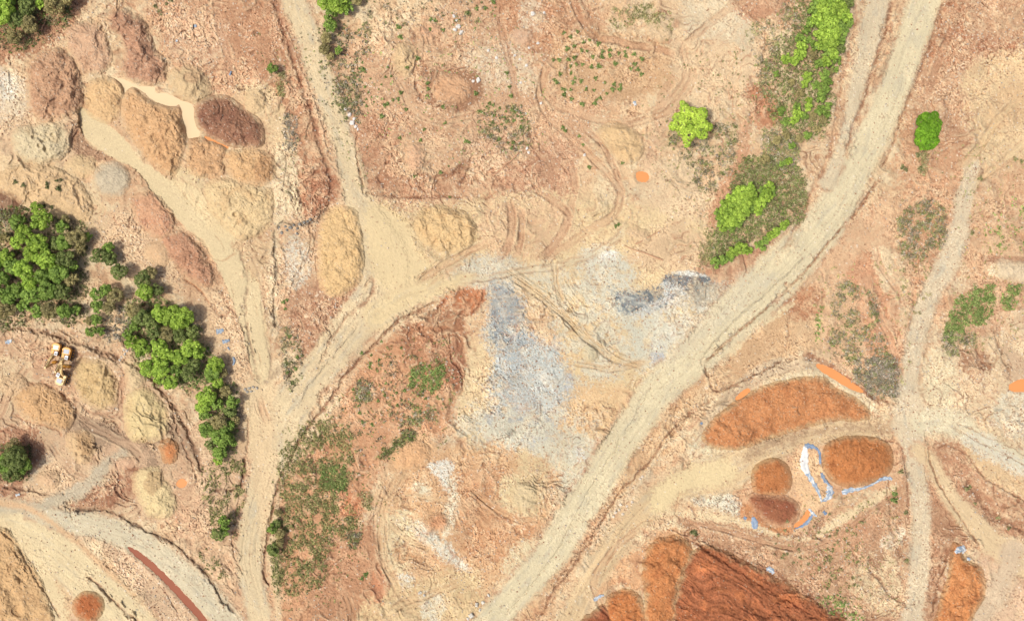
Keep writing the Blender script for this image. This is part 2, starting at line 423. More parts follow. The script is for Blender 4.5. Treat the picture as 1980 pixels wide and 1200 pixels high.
blob([(1045,945),(1075,948),(1070,972),(1050,970)], (200,200,194), 5, 6, breakup=.5)
blob([(1075,895),(1110,895),(1130,940),(1100,970),(1080,930)], (228,214,186), 8, 8, breakup=.5, stone=1.6)
blob([(1040,560),(1120,540),(1220,600),(1290,640),(1280,700),(1180,720),(1120,760),(1090,700)], (212,208,192), 22, 26, ws=60, breakup=.8, bs=26, op=.75, stone=1.2)
blob([(900,780),(1000,800),(1120,800),(1180,860),(1150,940),(1060,960),(1000,900),(900,860)], (212,206,188), 24, 26, ws=60, breakup=.85, bs=26, op=.8, stone=1.2)
blob([(1270,600),(1400,560),(1420,600),(1340,680),(1280,680)], (214,210,198), 18, 22, ws=50, breakup=.8, bs=18, op=.7, stone=1.2)
for sx, sy, sl_ in [(960,600,-70),(985,650,-75),(1010,690,-60),(1045,740,-50),(970,720,-80),(1000,780,-65),(1240,590,160),(1290,560,150),(1215,575,170),(1330,590,165)]:
    ca_, sa_ = math.cos(math.radians(sl_)), math.sin(math.radians(sl_))
    line([(sx - 34 * ca_, sy + 34 * sa_), (sx, sy), (sx + 34 * ca_, sy - 34 * sa_)], 5, .06, (164,172,178), .5, warp=9, ws=22, keep=.6)
    line([(sx - 30 * ca_ + 9, sy + 30 * sa_), (sx + 9, sy), (sx + 30 * ca_ + 9, sy - 30 * sa_)], 4, -.08, (228,226,218), .5, warp=9, ws=22, keep=.6)
# orange-red cut by the grey rock
blob([(860,570),(925,555),(935,580),(905,610),(870,600),(830,605)], (196,108,66), 6, 8, breakup=.3, rough=1.5)
blob([(880,560),(935,560),(930,590),(900,600)], (214,120,70), 6, 8, breakup=.3)
# --- hill with scrub, left of the grey rock
blob([(640,830),(700,700),(780,640),(860,610),(900,640),(895,720),(880,760),(860,830),(760,880),(700,1000),(640,1150),(560,1250),(520,1250),(530,1000),(570,900)], (216,150,108), 9, 10, breakup=.15)
blob([(770,640),(880,600),(895,650),(890,720),(860,740),(800,700)], (192,124,88), 8, 10, breakup=.3)
blob([(880,640),(895,700),(890,760),(870,740),(868,690)], (184,112,80), 5, 7)
blob([(610,1090),(720,1010),(740,1130),(700,1230),(600,1240)], (204,142,104), 10, 10)
blob([(655,940),(690,950),(690,1000),(660,990)], (214,126,82), 6, 8, breakup=.4)
blob([(760,840),(830,840),(840,900),(790,930),(750,900)], (222,172,128), 8, 8)
# --- lower middle ring
blob([(740,960),(800,880),(960,860),(1060,900),(1080,960),(1050,1040),(960,1130),(860,1180),(760,1130)], (222,170,124), 14, 14, breakup=.2, stone=1.2)
blob([(860,940),(960,900),(1040,1000),(1000,1080),(900,1070)], (214,150,106), 12, 12, breakup=.4)
blob([(830,895),(865,890),(875,910),(862,945),(850,930),(835,915)], (236,234,228), 4, 6, breakup=.3, bs=6, stone=2.6)
blob([(860,930),(885,930),(880,1010),(860,1040),(850,1000),(865,960)], (230,220,198), 7, 9, breakup=.5, bs=7, stone=2.2)
blob([(770,1010),(830,1015),(900,1090),(905,1105),(870,1090),(820,1050)], (230,226,214), 7, 9, breakup=.35, bs=7, stone=2)
blob([(740,1000),(800,990),(800,1060),(780,1110),(740,1080)], (234,210,168), 9, 9, breakup=.3)
blob([(772,1112),(798,1112),(800,1135),(778,1138)], (236,234,228), 4, 6, breakup=.5, bs=5, stone=2.4)
blob([(760,1050),(800,1060),(820,1090),(790,1090),(765,1080)], (206,150,106), 5, 8, breakup=.4)
blob([(720,1150),(900,1100),(930,1130),(920,1250),(700,1260)], (224,190,142), 10, 12, breakup=.3)
blob([(815,1150),(860,1150),(850,1200),(820,1210)], (232,222,200), 7, 8, breakup=.5, stone=1.8)
blob([(800,950),(850,960),(855,1000),(820,1000)], (222,168,122), 7, 8)
blob([(800,930),(830,940),(830,965),(806,960)], (238,226,198), 6, 7, breakup=.5)
blob([(975,920),(1020,930),(1030,990),(990,990),(960,960)], (228,202,158), 8, 10, breakup=.3)
blob([(985,1060),(1040,1040),(1020,1080),(980,1110)], (230,208,170), 7, 8, breakup=.4, stone=1.6)
blob([(1000,870),(1060,900),(1040,1000),(1010,960)], (220,190,146), 8, 8, breakup=.4)
blob([(720,1110),(745,1110),(740,1165),(722,1160)], (216,138,98), 6, 6)
# --- between the two lower roads
blob([(1330,700),(1370,720),(1300,860),(1200,960),(1120,1080),(1040,1200),(1000,1200),(1130,1000),(1250,830)], (214,166,122), 8, 8, breakup=.3)
blob([(1370,750),(1290,850),(1260,880),(1320,800),(1400,740)], (220,180,138), 8, 8)
blob([(1130,1020),(1170,1000),(1140,1060),(1080,1140),(1040,1200),(1020,1200),(1080,1110)], (210,152,112), 6, 8, breakup=.3)
# --- triangular block right of the main road
blob([(1380,680),(1500,600),(1540,570),(1590,560),(1600,660),(1550,680),(1480,700),(1400,760),(1370,750),(1355,700)], (220,176,134), 7, 8, breakup=.2)
blob([(1520,560),(1590,555),(1590,600),(1540,620),(1515,590)], (204,136,98), 6, 8, breakup=.4)
blob([(1370,700),(1480,630),(1520,600),(1530,680),(1480,700),(1420,740),(1375,745)], (214,168,126), 6, 8, breakup=.15)
blob([(1380,675),(1400,665),(1520,585),(1525,598),(1450,650),(1410,695),(1385,692)], (240,214,172), 4, 4)
blob([(1530,540),(1700,380),(1720,400),(1740,560),(1750,760),(1700,770),(1600,700),(1590,560)], (222,172,134), 9, 10, breakup=.3)
blob([(1640,520),(1700,500),(1750,680),(1740,760),(1690,700),(1660,600)], (218,152,114), 8, 10, breakup=.3)
blob([(1690,480),(1730,490),(1720,560),(1700,540)], (236,204,166), 6, 7)
blob([(1560,680),(1600,700),(1660,740),(1700,780),(1660,760),(1600,715),(1555,700)], (180,112,82), 4, 5)
blob([(1480,700),(1560,690),(1600,720),(1540,720),(1470,740),(1400,790),(1370,830),(1350,830),(1390,770)], (206,176,146), 5, 6)
blob([(1380,840),(1420,780),(1480,740),(1560,715),(1610,722),(1680,770),(1700,800),(1660,780),(1600,735),(1520,735),(1440,770),(1390,850)], (230,206,170), 4, 5, stone=1.4)
blob([(1340,850),(1380,850),(1430,880),(1400,900),(1330,900)], (224,208,176), 8, 9, breakup=.4, stone=1.6)
# --- right side
blob([(1800,-80),(2050,-80),(2050,140),(1900,260),(1800,330),(1760,300),(1760,180)], (210,156,120), 16, 16, breakup=.3, stone=1.3)
blob([(1820,0),(1870,-10),(1860,110),(1800,130),(1790,90)], (200,132,96), 12, 12, breakup=.4)
blob([(1880,60),(1980,90),(1980,110),(1880,110)], (194,126,94), 12, 12, breakup=.5)
blob([(1870,130),(2050,100),(2050,340),(1890,340),(1880,260)], (228,192,148), 12, 14, breakup=.25, stone=.8)
blob([(1920,180),(2050,150),(2050,190),(1920,260)], (222,180,136), 8, 8)
blob([(1750,220),(1860,300),(1850,480),(1810,620),(1760,600),(1740,420)], (214,154,116), 12, 12, breakup=.35)
blob([(1890,330),(2050,330),(2050,540),(1900,560),(1860,470)], (216,164,126), 12, 12, breakup=.4)
blob([(1900,495),(2050,500),(2050,520),(1920,515)], (190,134,104), 5, 7)
blob([(1920,510),(2050,520),(2050,545),(1930,540)], (236,212,178), 6, 7, stone=1.6)
blob([(1860,560),(1950,540),(2050,580),(2050,660),(1930,660),(1850,640)], (212,158,122), 12, 12, breakup=.4)
blob([(1790,700),(1840,660),(1900,680),(1960,600),(2050,600),(2050,880),(1900,840),(1800,820)], (228,196,160), 10, 12, breakup=.3, stone=1.4)
blob([(1790,690),(1840,680),(1850,760),(1830,810),(1790,810)], (236,216,180), 9, 9, breakup=.4, stone=1.8)
blob([(1855,680),(1900,680),(1920,710),(1880,725),(1855,705)], (186,128,96), 6, 9, breakup=.3)
blob([(1935,660),(1990,700),(2050,700),(2050,760),(1960,740),(1935,710)], (214,176,144), 7, 8, rough=.4)
blob([(1950,755),(2050,750),(2050,870),(1920,820)], (228,216,194), 9, 9, stone=1.8, breakup=.4)
blob([(1800,870),(1830,850),(1900,880),(2050,980),(2050,1090),(1950,1080),(1880,1020),(1830,950)], (200,138,104), 9, 10, breakup=.35)
blob([(1860,860),(1910,855),(1980,890),(2050,940),(2050,980),(1960,950),(1900,920)], (226,186,142), 7, 8)
blob([(1700,970),(1750,860),(1760,930),(1765,1050),(1770,1240),(1650,1240),(1560,1140),(1480,1090),(1330,1030),(1330,990),(1420,1000),(1520,1030),(1580,1000)], (202,146,110), 8, 8, stone=1.2, breakup=.2)
blob([(1600,1010),(1680,960),(1700,1010),(1660,1060),(1600,1060)], (214,154,116), 9, 10, breakup=.3)
blob([(1660,1090),(1720,1060),(1750,1120),(1740,1180),(1700,1190),(1650,1140)], (226,196,156), 9, 10, breakup=.5, stone=1.8)
blob([(1685,1075),(1705,1060),(1712,1075),(1705,1095),(1690,1105),(1680,1090)], (196,146,112), 4, 4, rough=.4)
blob([(1700,1050),(1740,1020),(1760,1030),(1730,1060)], (232,214,190), 5, 7, breakup=.5, stone=1.8)
blob([(1795,930),(1830,960),(1880,1040),(1860,1060),(1830,1120),(1800,1260),(1770,1260),(1790,1100)], (196,136,102), 7, 8, breakup=.2)
blob([(1900,1060),(2050,1080),(2050,1300),(1880,1300),(1900,1180),(1890,1110)], (222,180,150), 12, 12, breakup=.3)
blob([(1960,1050),(2050,1060),(2050,1110),(1975,1110)], (226,212,194), 8, 8, breakup=.5)
# --- bottom right yard round the orange heaps
blob([(1430,870),(1500,850),(1600,830),(1730,820),(1740,880),(1740,940),(1620,960),(1540,1030),(1440,1010),(1420,950)], (222,168,128), 6, 6, breakup=.1)
blob([(1335,945),(1420,952),(1432,985),(1425,992),(1395,985),(1330,965)], (222,216,200), 5, 6, breakup=.2, bs=5, stone=3.5, rough=1.6)
blob([(1430,980),(1450,975),(1470,1000),(1500,1020),(1560,1010),(1580,980),(1590,960),(1575,960),(1530,1030),(1480,1022),(1440,1005)], (216,140,88), 4, 5)
blob([(1535,885),(1560,870),(1590,900),(1610,960),(1575,990),(1560,1000),(1545,960),(1533,930)], (232,184,140), 5, 5, rough=1.7)
blob([(1300,985),(1430,1000),(1500,1030),(1560,1040),(1600,1010),(1720,940),(1725,950),(1610,1025),(1550,1045),(1480,1030),(1400,1010),(1300,995)], (238,208,166), 4, 4)
blob([(1400,920),(1460,880),(1450,940),(1430,980),(1415,950)], (214,160,120), 6, 8, breakup=.5)
blob([(1230,1060),(1300,1020),(1340,1040),(1260,1050),(1240,1140),(1200,1130),(1140,1160),(1160,1110)], (224,164,118), 6, 7)
blob([(1340,1030),(1460,1080),(1600,1160),(1660,1230),(1600,1210),(1480,1110),(1330,1050)], (184,122,90), 5, 6, breakup=.3)

# ------------------------------------------------------------------ roads and tracks
road([(585,-420,56),(560,-150,54),(568,0,48),(592,62,50),(615,130,50),(636,190,46),(655,250,44),(674,310,46),(686,370,52),(712,430,64),(738,490,90),(742,540,92),(715,590,84),(672,640,74),(628,700,70),(590,745,70),(560,785,92),(536,830,92),(522,890,68),(505,945,52),(492,1000,54),(484,1060,50),(484,1120,48),(497,1165,48),(505,1210,46),(520,1330,46),(530,1600,50)],
     (232,204,164), 1, 'dirt_road', 'winding pale haul road from the top edge down past the grassy hill', edgecol=(190,134,104), gravel=.55, stone=.4)
blob([(706,400),(760,408),(795,440),(805,480),(850,540),(780,570),(735,560),(715,500)], (242,212,164), 7, 8, breakup=.1, rough=.4, stone=.2, tag=1)
road([(730,610,60),(780,578,48),(835,560,38),(880,543,26),(925,532,8)], (238,208,160), 2, 'dirt_road', 'short sandy link road running to the grey rock', soft=7, warp=8, stone=.3, gravel=.3, edgecol=None)
road([(540,1210,10),(502,800,60),(512,760,46),(520,728,30)], (236,202,160), 0, 'dirt_road', '', soft=7, warp=6)
road([(1970,-420,70),(1830,-130,70),(1790,0,66),(1752,110,64),(1722,190,60),(1688,262,66),(1650,325,78),(1615,400,76),(1560,470,84),(1490,545,96),(1415,615,88),(1345,690,74),(1280,745,72),(1240,800,66),(1200,855,64),(1157,930,66),(1110,1000,70),(1062,1075,66),(1005,1140,60),(950,1200,58),(850,1310,58),(640,1560,60)],
     (232,214,178), 3, 'dirt_road', 'widest pale gravel haul road crossing the picture diagonally', edgecol=(192,136,104), gravel=.5, stone=.5, streak=.12)
road([(1730,-420,50),(1705,-130,48),(1696,0,50),(1684,60,46),(1668,130,38),(1650,200,28),(1636,260,24),(1618,310,26),(1600,350,30)],
     (222,200,170), 4, 'gravel_track', 'narrow greyish track beside the top of the widest haul road', edgecol=(186,124,92), gravel=.6, stone=.7)
blob([(1435,530),(1500,540),(1360,660),(1290,700),(1330,620),(1400,580)], (214,202,180), 12, 8, breakup=.3, op=.6)
road([(1765,822,50),(1700,826,40),(1620,832,34),(1550,850,36),(1480,875,50),(1420,905,80),(1360,925,76),(1300,945,60),(1250,980,52),(1205,1030,50),(1165,1090,50),(1125,1150,44),(1100,1210,44),(1040,1320,44),(900,1560,44)],
     (226,190,146), 5, 'dirt_road', 'curved streaky tan road passing above the orange heaps', soft=7, warp=8, streak=.26, gravel=.35, stone=.5)
blob([(1260,950),(1330,905),(1400,885),(1425,915),(1390,940),(1330,950),(1270,990)], (240,212,164), 9, 8, rough=.4, stone=.2)
blob([(1470,850),(1600,825),(1720,815),(1725,838),(1620,835),(1500,868),(1440,890)], (196,158,124), 5, 9, breakup=.5, bs=10)
road([(1885,320,30),(1866,380,36),(1856,440,38),(1835,500,44),(1805,560,42),(1778,630,38),(1764,690,38),(1756,750,44),(1758,810,70),(1766,860,50),(1774,930,38),(1781,1000,38),(1780,1070,40),(1772,1140,42),(1762,1210,42),(1750,1330,42),(1740,1600,42)],
     (226,202,172), 6, 'gravel_track', 'straight stony track down the right side of the quarry', edgecol=(206,150,116), gravel=.75, stone=1.2, streak=.1)
road([(1780,815,46),(1840,815,56),(1890,845,40),(1940,870,36),(2000,900,40),(2200,1000,40),(2500,1200,40)], (232,216,184), 7, 'gravel_track', 'cream side track leaving the junction for the right edge', stone=1.3, gravel=.6)
road([(1775,870,30),(1805,900,28),(1838,960,36),(1880,1010,44),(1925,1050,52),(1990,1090,60),(2200,1200,60)], (232,198,156), 8, 'dirt_road', 'smooth sandy branch curving toward the lower right corner', edgecol=(200,140,106), stone=.3)
road([(1960,1060,46),(1945,1110,42),(1920,1160,42),(1890,1210,44),(1820,1330,44)], (216,186,158), 9, 'dirt_road', 'dusty pinkish grey spur at the lower right corner', stone=.4, warp=8, soft=9)
blob([(1855,845),(1900,835),(1960,880),(2050,920),(2050,950),(1950,910),(1890,880)], (224,216,200), 6, 8, breakup=.4, bs=7, stone=2)
# fan of roads, bottom left
road([(-420,900,90),(-100,990,80),(20,1010,62),(90,1050,76),(150,1105,80),(205,1155,84),(260,1215,84),(340,1320,84),(500,1560,84)], (240,214,170), 10, 'dirt_road', 'broad cream road fanning out at the bottom left corner', soft=6, stone=.3, gravel=.35)
blob([(0,1005),(60,1050),(120,1150),(130,1260),(90,1200),(60,1120),(20,1060),(-60,1030)], (238,210,166), 6, 6, rough=.4, tag=10)
road([(60,990,20),(120,1005,42),(190,1018,50),(255,1042,54),(315,1080,56),(370,1125,56),(415,1170,56),(450,1215,56),(530,1320,56),(700,1560,56)],
     (222,206,178), 11, 'gravel_track', 'grey stony track curving beside the red water channel', gravel=.7, stone=.9, edgecol=(190,140,110))
road([(-60,985,22),(40,980,26),(110,968,30),(165,940,30),(200,905,26),(235,875,22)], (196,182,160), 0, 'gravel_track', '', gravel=.6, soft=7, warp=8, op=.85)
road([(-200,940,14),(0,972,13),(60,985,12),(140,1040,10),(210,1105,10),(260,1150,8)], (232,180,134), 0, 'dirt_road', '', soft=4, warp=3, op=.8)

# ------------------------------------------------------------------ silt run and flats
SILT=(234,207,164)
blob([(158,205),(152,235),(165,270),(205,300),(262,330),(290,365),(330,412),(365,445),(395,475),(415,505),(440,560),(462,620),(478,680),(495,735),(512,738),(524,700),(515,640),(505,570),(492,515),(472,475),(455,455),(430,440),(405,410),(385,370),(340,350),(300,330),(262,300),(235,262),(205,240)], SILT, 3, 5, ws=24, rough=.25, stone=.05, dz=-.15)
blob([(330,330),(390,340),(440,420),(460,465),(420,450),(370,400)], (238,208,162), 6, 8, breakup=.4, bs=10, rough=.6)
blob([(450,470),(520,430),(530,470),(500,540),(480,520),(465,490)], (214,176,136), 6, 6, rough=.8)
for u_, v_, a_ in [(250,262,52),(300,318,40),(352,372,50),(398,418,48),(425,470,60),(446,560,75),(478,640,80),(492,590,82),(500,690,80),(270,300,44),(330,345,40)]:
    ca_, sa_ = math.cos(math.radians(a_)), math.sin(math.radians(a_))
    line([(u_ - 26 * ca_, v_ - 26 * sa_), (u_ + 3, v_), (u_ + 26 * ca_, v_ + 26 * sa_)], 1.5, .1, (206, 164, 124), .6, warp=4, ws=14, keep=.5)
blob([(150,200),(520,740),(560,700),(260,230)], (214,176,136), 6, 10, breakup=.97, bs=10, op=.0)
line([(152,215),(160,262),(200,300),(262,334),(288,370),(328,418),(362,450),(392,480),(412,512),(436,566),(458,626),(474,684),(492,738)], 5, .18, (198,148,112), .75, warp=4, keep=.3)
line([(242,242),(300,322),(345,345),(392,372),(412,408),(440,438)], 4, .15, (204,156,116), .6, warp=5, keep=.5)
line([(480,480),(497,520),(510,572),(519,640),(526,705)], 3.5, .18, (190,152,120), .7, warp=3, keep=.3)
names[12] = 'silt_bed'; labels[12] = 'smooth cream silt drying in a long run'
line([(366,445),(395,470),(412,500),(438,500),(462,485)], 3, .2, (206,162,122), .8)
line([(462,470),(468,500),(480,540),(474,600),(484,660),(498,725),(505,745)], 4.5, .35, (186,152,122), .85, warp=3)
line([(505,540),(506,590),(514,650),(524,700),(520,735)], 3.5, .25, (194,162,132), .8, warp=3)
line([(470,480),(500,455),(530,425)], 7, .2, (190,150,118), .6)
line([(505,745),(530,725),(560,700)], 7, .2, (178,150,124), .8)
line([(345,440),(385,475),(410,515),(425,560),(445,600),(430,610),(408,590)], 4.5, .3, (196,138,104), .8)
line([(350,535),(385,560),(410,595)], 2.5, .3, (202,124,78), .8, warp=2)
line([(400,470),(408,500),(406,515)], 2, .1, (250,208,160), .9, warp=1)

# ------------------------------------------------------------------ gullies, cuts and berms
DR=(168,98,72)
line([(528,-20),(540,30),(556,80),(572,130),(590,180),(606,230),(622,290),(638,340),(640,390),(605,415)], 6.5, 1.0, (178,112,86), .75, warp=4, keep=.2)
line([(545,30),(560,75),(580,130),(602,185),(620,240),(634,300)], 3, -.5, (208,176,150), .4)
line([(700,372),(750,378),(800,382),(860,380),(900,384)], 3.5, .8, DR, .8, warp=3)
line([(690,250),(690,300),(700,350),(704,375)], 2.5, .5, (180,112,82), .6)
line([(800,330),(850,345),(885,330),(920,300)], 7, 1.0, (172,104,76), .7, warp=7)
line([(885,360),(900,340),(908,315)], 4, .8, (160,98,72), .8)
line([(800,130),(806,170),(818,195),(828,205)], 4, .8, (166,104,80), .75)
line([(560,560),(600,480),(600,430),(640,400)], 2.5, .5, (190,140,110), .5)
line([(640,395),(612,425),(575,435),(545,430),(530,470),(535,520),(530,570),(530,610),(535,640)], 3.5, .7, (140,128,114), .75, warp=4)
line([(545,290),(555,320),(545,370),(540,420)], 2.5, .4, (176,152,130), .7)
line([(560,290),(572,330),(572,390)], 1.4, .3, (236,222,196), .8)
line([(616,420),(610,480),(616,540)], 1.8, .3, (206,150,110), .7)
line([(622,570),(620,620),(640,650),(610,720)], 4, .5, (176,112,84), .5, warp=8, keep=.5)
line([(700,560),(720,540),(716,570),(660,625),(640,660)], 5, .5, (176,116,88), .7, warp=6)
# right bank of winding road
line([(850,580),(800,605),(770,620),(735,655),(700,690),(668,725),(640,770),(610,810),(580,850),(560,890),(540,930),(528,980),(518,1040),(512,1090),(520,1140)], 3.6, .9, (166,98,72), .8, warp=4)
line([(860,585),(830,610),(805,612)], 5, 1, (150,84,60), .8, warp=6)
line([(935,555),(930,590),(900,610),(870,605),(850,625),(865,660)], 3, .6, (164,92,64), .7, warp=6)
line([(868,640),(872,690),(890,720),(894,750),(885,770)], 2.5, .8, DR, .8, warp=4)
line([(480,800),(478,860),(470,920),(455,1000),(450,1060),(470,1110)], 3, .5, (188,132,104), .6, warp=4)
line([(400,945),(440,950),(470,930),(474,880)], 5, .8, (156,96,76), .8, warp=7)
line([(575,780),(600,740),(640,690),(690,630)], 3, -.5, (222,196,164), .5)
# main road sides
line([(1655,0),(1650,60),(1640,110),(1620,200),(1605,290),(1580,350),(1545,430),(1510,490)], 6, .5, (190,120,88), .6, warp=7)
line([(1725,0),(1712,60),(1690,120),(1672,190),(1650,240),(1635,300)], 4, .6, (180,118,88), .75, warp=4)
line([(1735,0),(1720,70),(1698,130),(1682,190)], 3, -.5, (216,166,132), .6)
line([(1825,0),(1812,40),(1790,110),(1770,160),(1745,220),(1722,290),(1700,330)], 3, .6, (180,116,84), .75, warp=3)
line([(1708,340),(1690,360),(1655,410),(1610,460),(1560,520),(1500,580),(1440,630),(1375,690),(1362,705)], 3.2, .8, (182,112,80), .85, warp=3)
line([(1560,495),(1480,570),(1420,620),(1360,690),(1365,720),(1375,750)], 2.2, .3, (120,116,110), .5, warp=4, keep=.3)
line([(1362,700),(1368,730),(1385,755),(1430,740),(1480,715),(1510,700),(1550,690)], 3, .8, (160,104,78), .85, warp=4)
line([(1550,690),(1590,700),(1640,735),(1690,765),(1735,785)], 5, .9, (168,98,70), .8, warp=4)
line([(1385,765),(1350,790),(1320,820),(1290,850)], 3, .5, (176,124,92), .7, warp=5)
line([(1526,590),(1524,640),(1520,690)], 2.2, .4, (186,130,98), .6)
line([(1265,740),(1200,850),(1150,930),(1110,1000),(1080,1060),(1020,1140),(975,1190)], 2, .3, (170,120,90), .0)
line([(1345,790),(1290,840),(1250,900),(1200,950),(1150,1030),(1110,1090),(1060,1160),(1040,1200)], 2.8, .7, (166,104,78), .75, warp=7, ws=34, keep=.25)
line([(1330,830),(1280,870),(1240,930),(1200,970),(1165,1020),(1130,1080)], 7, -.5, (234,214,184), .55, warp=6, keep=.3)
for k in range(13):
    t = k / 12; x0 = 1165 - 80 * t; y0 = 1015 + 110 * t
    line([(x0, y0), (x0 - 12, y0 + 4), (x0 - 22, y0 + 14)], 1.6, .5, (168,108,80), .7, warp=2)
line([(1395,-20),(1440,20),(1478,60),(1470,150),(1440,200)], 3, .4, (196,140,108), .4, keep=.4)
line([(1700,850),(1740,860),(1752,920),(1756,1000),(1745,1060)], 2.5, .5, (176,116,90), .7, warp=3)
line([(1795,850),(1800,900),(1830,960),(1870,1020),(1895,1060)], 2.6, .6, (174,112,84), .75, warp=3)
line([(1810,870),(1830,860),(1870,880),(1900,920),(1950,950),(2000,980)], 2.6, .6, (180,120,92), .6, warp=3)
line([(1860,930),(1890,960),(1920,1000),(1960,1010),(2000,1040)], 9, .8, (164,98,72), .6, warp=8)
line([(1845,815),(1900,840),(1950,862),(2010,895)], 2.4, .3, (178,130,100), .7)
line([(1835,822),(1890,852),(1940,876),(2000,910)], 2.0, .3, (178,130,100), .6)
line([(1925,640),(1935,680),(1950,720),(1960,740)], 4, .6, (176,128,100), .7, warp=6)
line([(1860,700),(1900,710),(1930,690),(1925,650)], 4, .5, (188,140,112), .6, warp=6)
line([(1790,820),(1790,900),(1795,940)], 2, .3, (200,150,118), .5)
line([(1685,1070),(1680,1100),(1700,1120),(1720,1150),(1760,1170)], 3.5, .8, (172,112,84), .75, warp=5)
line([(1740,1050),(1738,1090),(1748,1130)], 4, .6, (176,112,84), .7, warp=4)
line([(1720,920),(1715,950),(1725,1000)], 2, .5, (160,96,70), .6)
line([(1340,1045),(1400,1085),(1470,1130),(1540,1170),(1590,1200)], 5, .9, (140,92,74), .7, warp=4, keep=.3)
line([(1280,1020),(1320,1035),(1380,1060),(1440,1095)], 3, -.6, (224,168,126), .7, warp=3)
line([(1315,940),(1300,1000),(1240,1010),(1190,1060),(1160,1120)], 2, .25, (206,150,110), .5)
line([(1830,1050),(1828,1090),(1810,1140),(1800,1200)], 2.5, .6, (180,112,80), .7, warp=4)
# left pit
line([(0,640),(50,635),(110,650),(170,670),(250,700),(290,730),(340,790),(370,850),(395,920)], 5, 1.0, (160,108,84), .7, warp=6, keep=.2)
line([(60,655),(140,665),(220,705),(260,730)], 7, -.7, (226,190,152), .6, warp=5)
line([(130,695),(150,685),(190,685),(225,700),(236,740),(232,785),(200,800),(165,790),(140,760)], 5, .35, (190,134,102), .7, warp=4)
line([(40,745),(80,740),(120,760),(148,790),(140,820)], 4, .35, (196,132,98), .7)
line([(20,800),(60,815),(110,830),(120,850)], 3, .4, (214,140,98), .7)
line([(120,850),(150,815),(200,820),(260,852),(320,850),(328,830)], 4, .3, (170,132,108), .75, warp=4)
line([(0,938),(30,945),(60,948),(100,960)], 3.5, .6, (130,88,70), .8)
line([(140,990),(160,985),(200,985),(240,1000),(280,1025),(320,1040),(350,1060),(400,1110),(430,1160),(460,1185)], 4, .8, (134,104,86), .8, warp=4)
line([(115,850),(100,880),(80,900),(50,935)], 7, .2, (188,174,156), .7, warp=5)
line([(220,880),(230,920),(225,950),(245,960)], 4, .6, (162,92,70), .7, warp=5)
line([(232,700),(243,740),(236,790)], 3, .4, (206,146,112), .6)
line([(262,700),(310,750),(335,800),(350,850),(372,900),(385,940)], 3, .5, (190,130,100), .5, warp=5)
line([(165,1110),(200,1140),(240,1180),(280,1210)], 3.5, .6, (170,108,82), .8, warp=3)
line([(0,1025),(30,1050),(60,1100),(90,1150),(120,1200)], 3, .5, (190,138,104), .7)
line([(220,1050),(262,1075),(300,1120),(330,1160),(350,1200)], 2.2, .4, (190,134,106), .5)


# worn lanes of the machines
lane([(1470,-30),(1380,40),(1325,90),(1330,140),(1305,185),(1250,220),(1180,235),(1110,215),(1060,190),(1050,120)], 16)
lane([(1340,120),(1335,165),(1290,215),(1220,240),(1150,240)], 13)
lane([(1100,-20),(1120,30),(1150,70),(1200,82),(1270,95),(1320,110)], 14, (206,146,112))
lane([(1060,120),(1045,180),(1060,225),(1100,260),(1130,290),(1170,330),(1200,370),(1190,410),(1150,440),(1100,470),(1050,500)], 16, (220,170,132))
lane([(1125,240),(1160,275),(1185,320),(1203,365)], 13, (208,150,116))
lane([(1060,250),(1085,295),(1110,335),(1108,380),(1095,430),(1075,470),(1040,505)], 15, (212,158,124))
lane([(985,380),(990,420),(985,470),(960,510)], 17, (206,148,114))
lane([(1010,400),(1008,450),(1000,500)], 12, (204,144,110))
lane([(960,460),(920,480),(870,505),(830,530),(800,545)], 15, (222,172,134))
lane([(1020,360),(1050,375),(1085,400),(1110,430)], 13, (210,156,122))
lane([(880,545),(960,532),(1040,520),(1110,505),(1180,470),(1220,430)], 14, (222,202,170))
lane([(985,530),(1040,570),(1085,605),(1130,650),(1185,690),(1255,712)], 15, (228,190,144), op=.4, depth=.08, berm=.06, edge=(204,160,118))
lane([(1072,500),(1076,550),(1090,600)], 12, (228,190,144), edge=(204,160,118))
lane([(1260,700),(1180,712),(1110,700)], 12, (226,186,142), edge=(206,160,118))
lane([(810,900),(770,930),(745,970),(738,1030),(742,1080),(765,1130),(800,1180)], 17, (226,186,142), edge=(200,150,110))
lane([(745,975),(800,958),(850,965),(880,970)], 12, (230,192,148), edge=(200,150,110))
lane([(745,1000),(785,1040),(840,1065)], 12, (230,192,148), edge=(200,150,110))
lane([(900,930),(940,970),(990,1000),(1050,1005)], 12, (220,166,122), edge=(196,136,96))
lane([(720,1230),(770,1170),(830,1150),(900,1120)], 15, (228,190,146), edge=(204,156,116))
lane([(660,1140),(680,1180),(690,1240)], 13, (206,146,108), edge=(182,120,86))
lane([(415,-20),(425,50),(440,110),(450,180)], 15, (214,158,124))
lane([(395,20),(402,70),(410,110)], 11, (210,154,120))
lane([(960,30),(975,80),(990,140),(1000,200)], 13, (204,144,110))
lane([(760,135),(780,180),(800,215),(860,235),(940,215),(1000,195)], 13, (226,182,144))
lane([(1750,600),(1735,560),(1705,520),(1690,470)], 12, (216,156,122))
lane([(1745,740),(1730,680),(1705,620),(1680,560),(1670,520)], 14, (220,164,128))
lane([(1980,190),(1930,230),(1890,290),(1850,330)], 17, (232,198,152), edge=(206,156,118))
lane([(1990,270),(1930,320),(1880,360)], 15, (234,202,158), edge=(206,156,118))
lane([(1840,60),(1810,130),(1790,200)], 14, (206,148,114))
lane([(60,700),(30,740),(5,790),(-20,830)], 14, (220,170,134))
lane([(130,780),(165,815),(215,845),(260,870),(280,900)], 15, (200,158,128), edge=(170,128,102))
lane([(90,850),(130,905),(170,930)], 12, (214,176,144))
lane([(255,700),(235,750),(232,800),(190,815)], 12, (212,158,124))
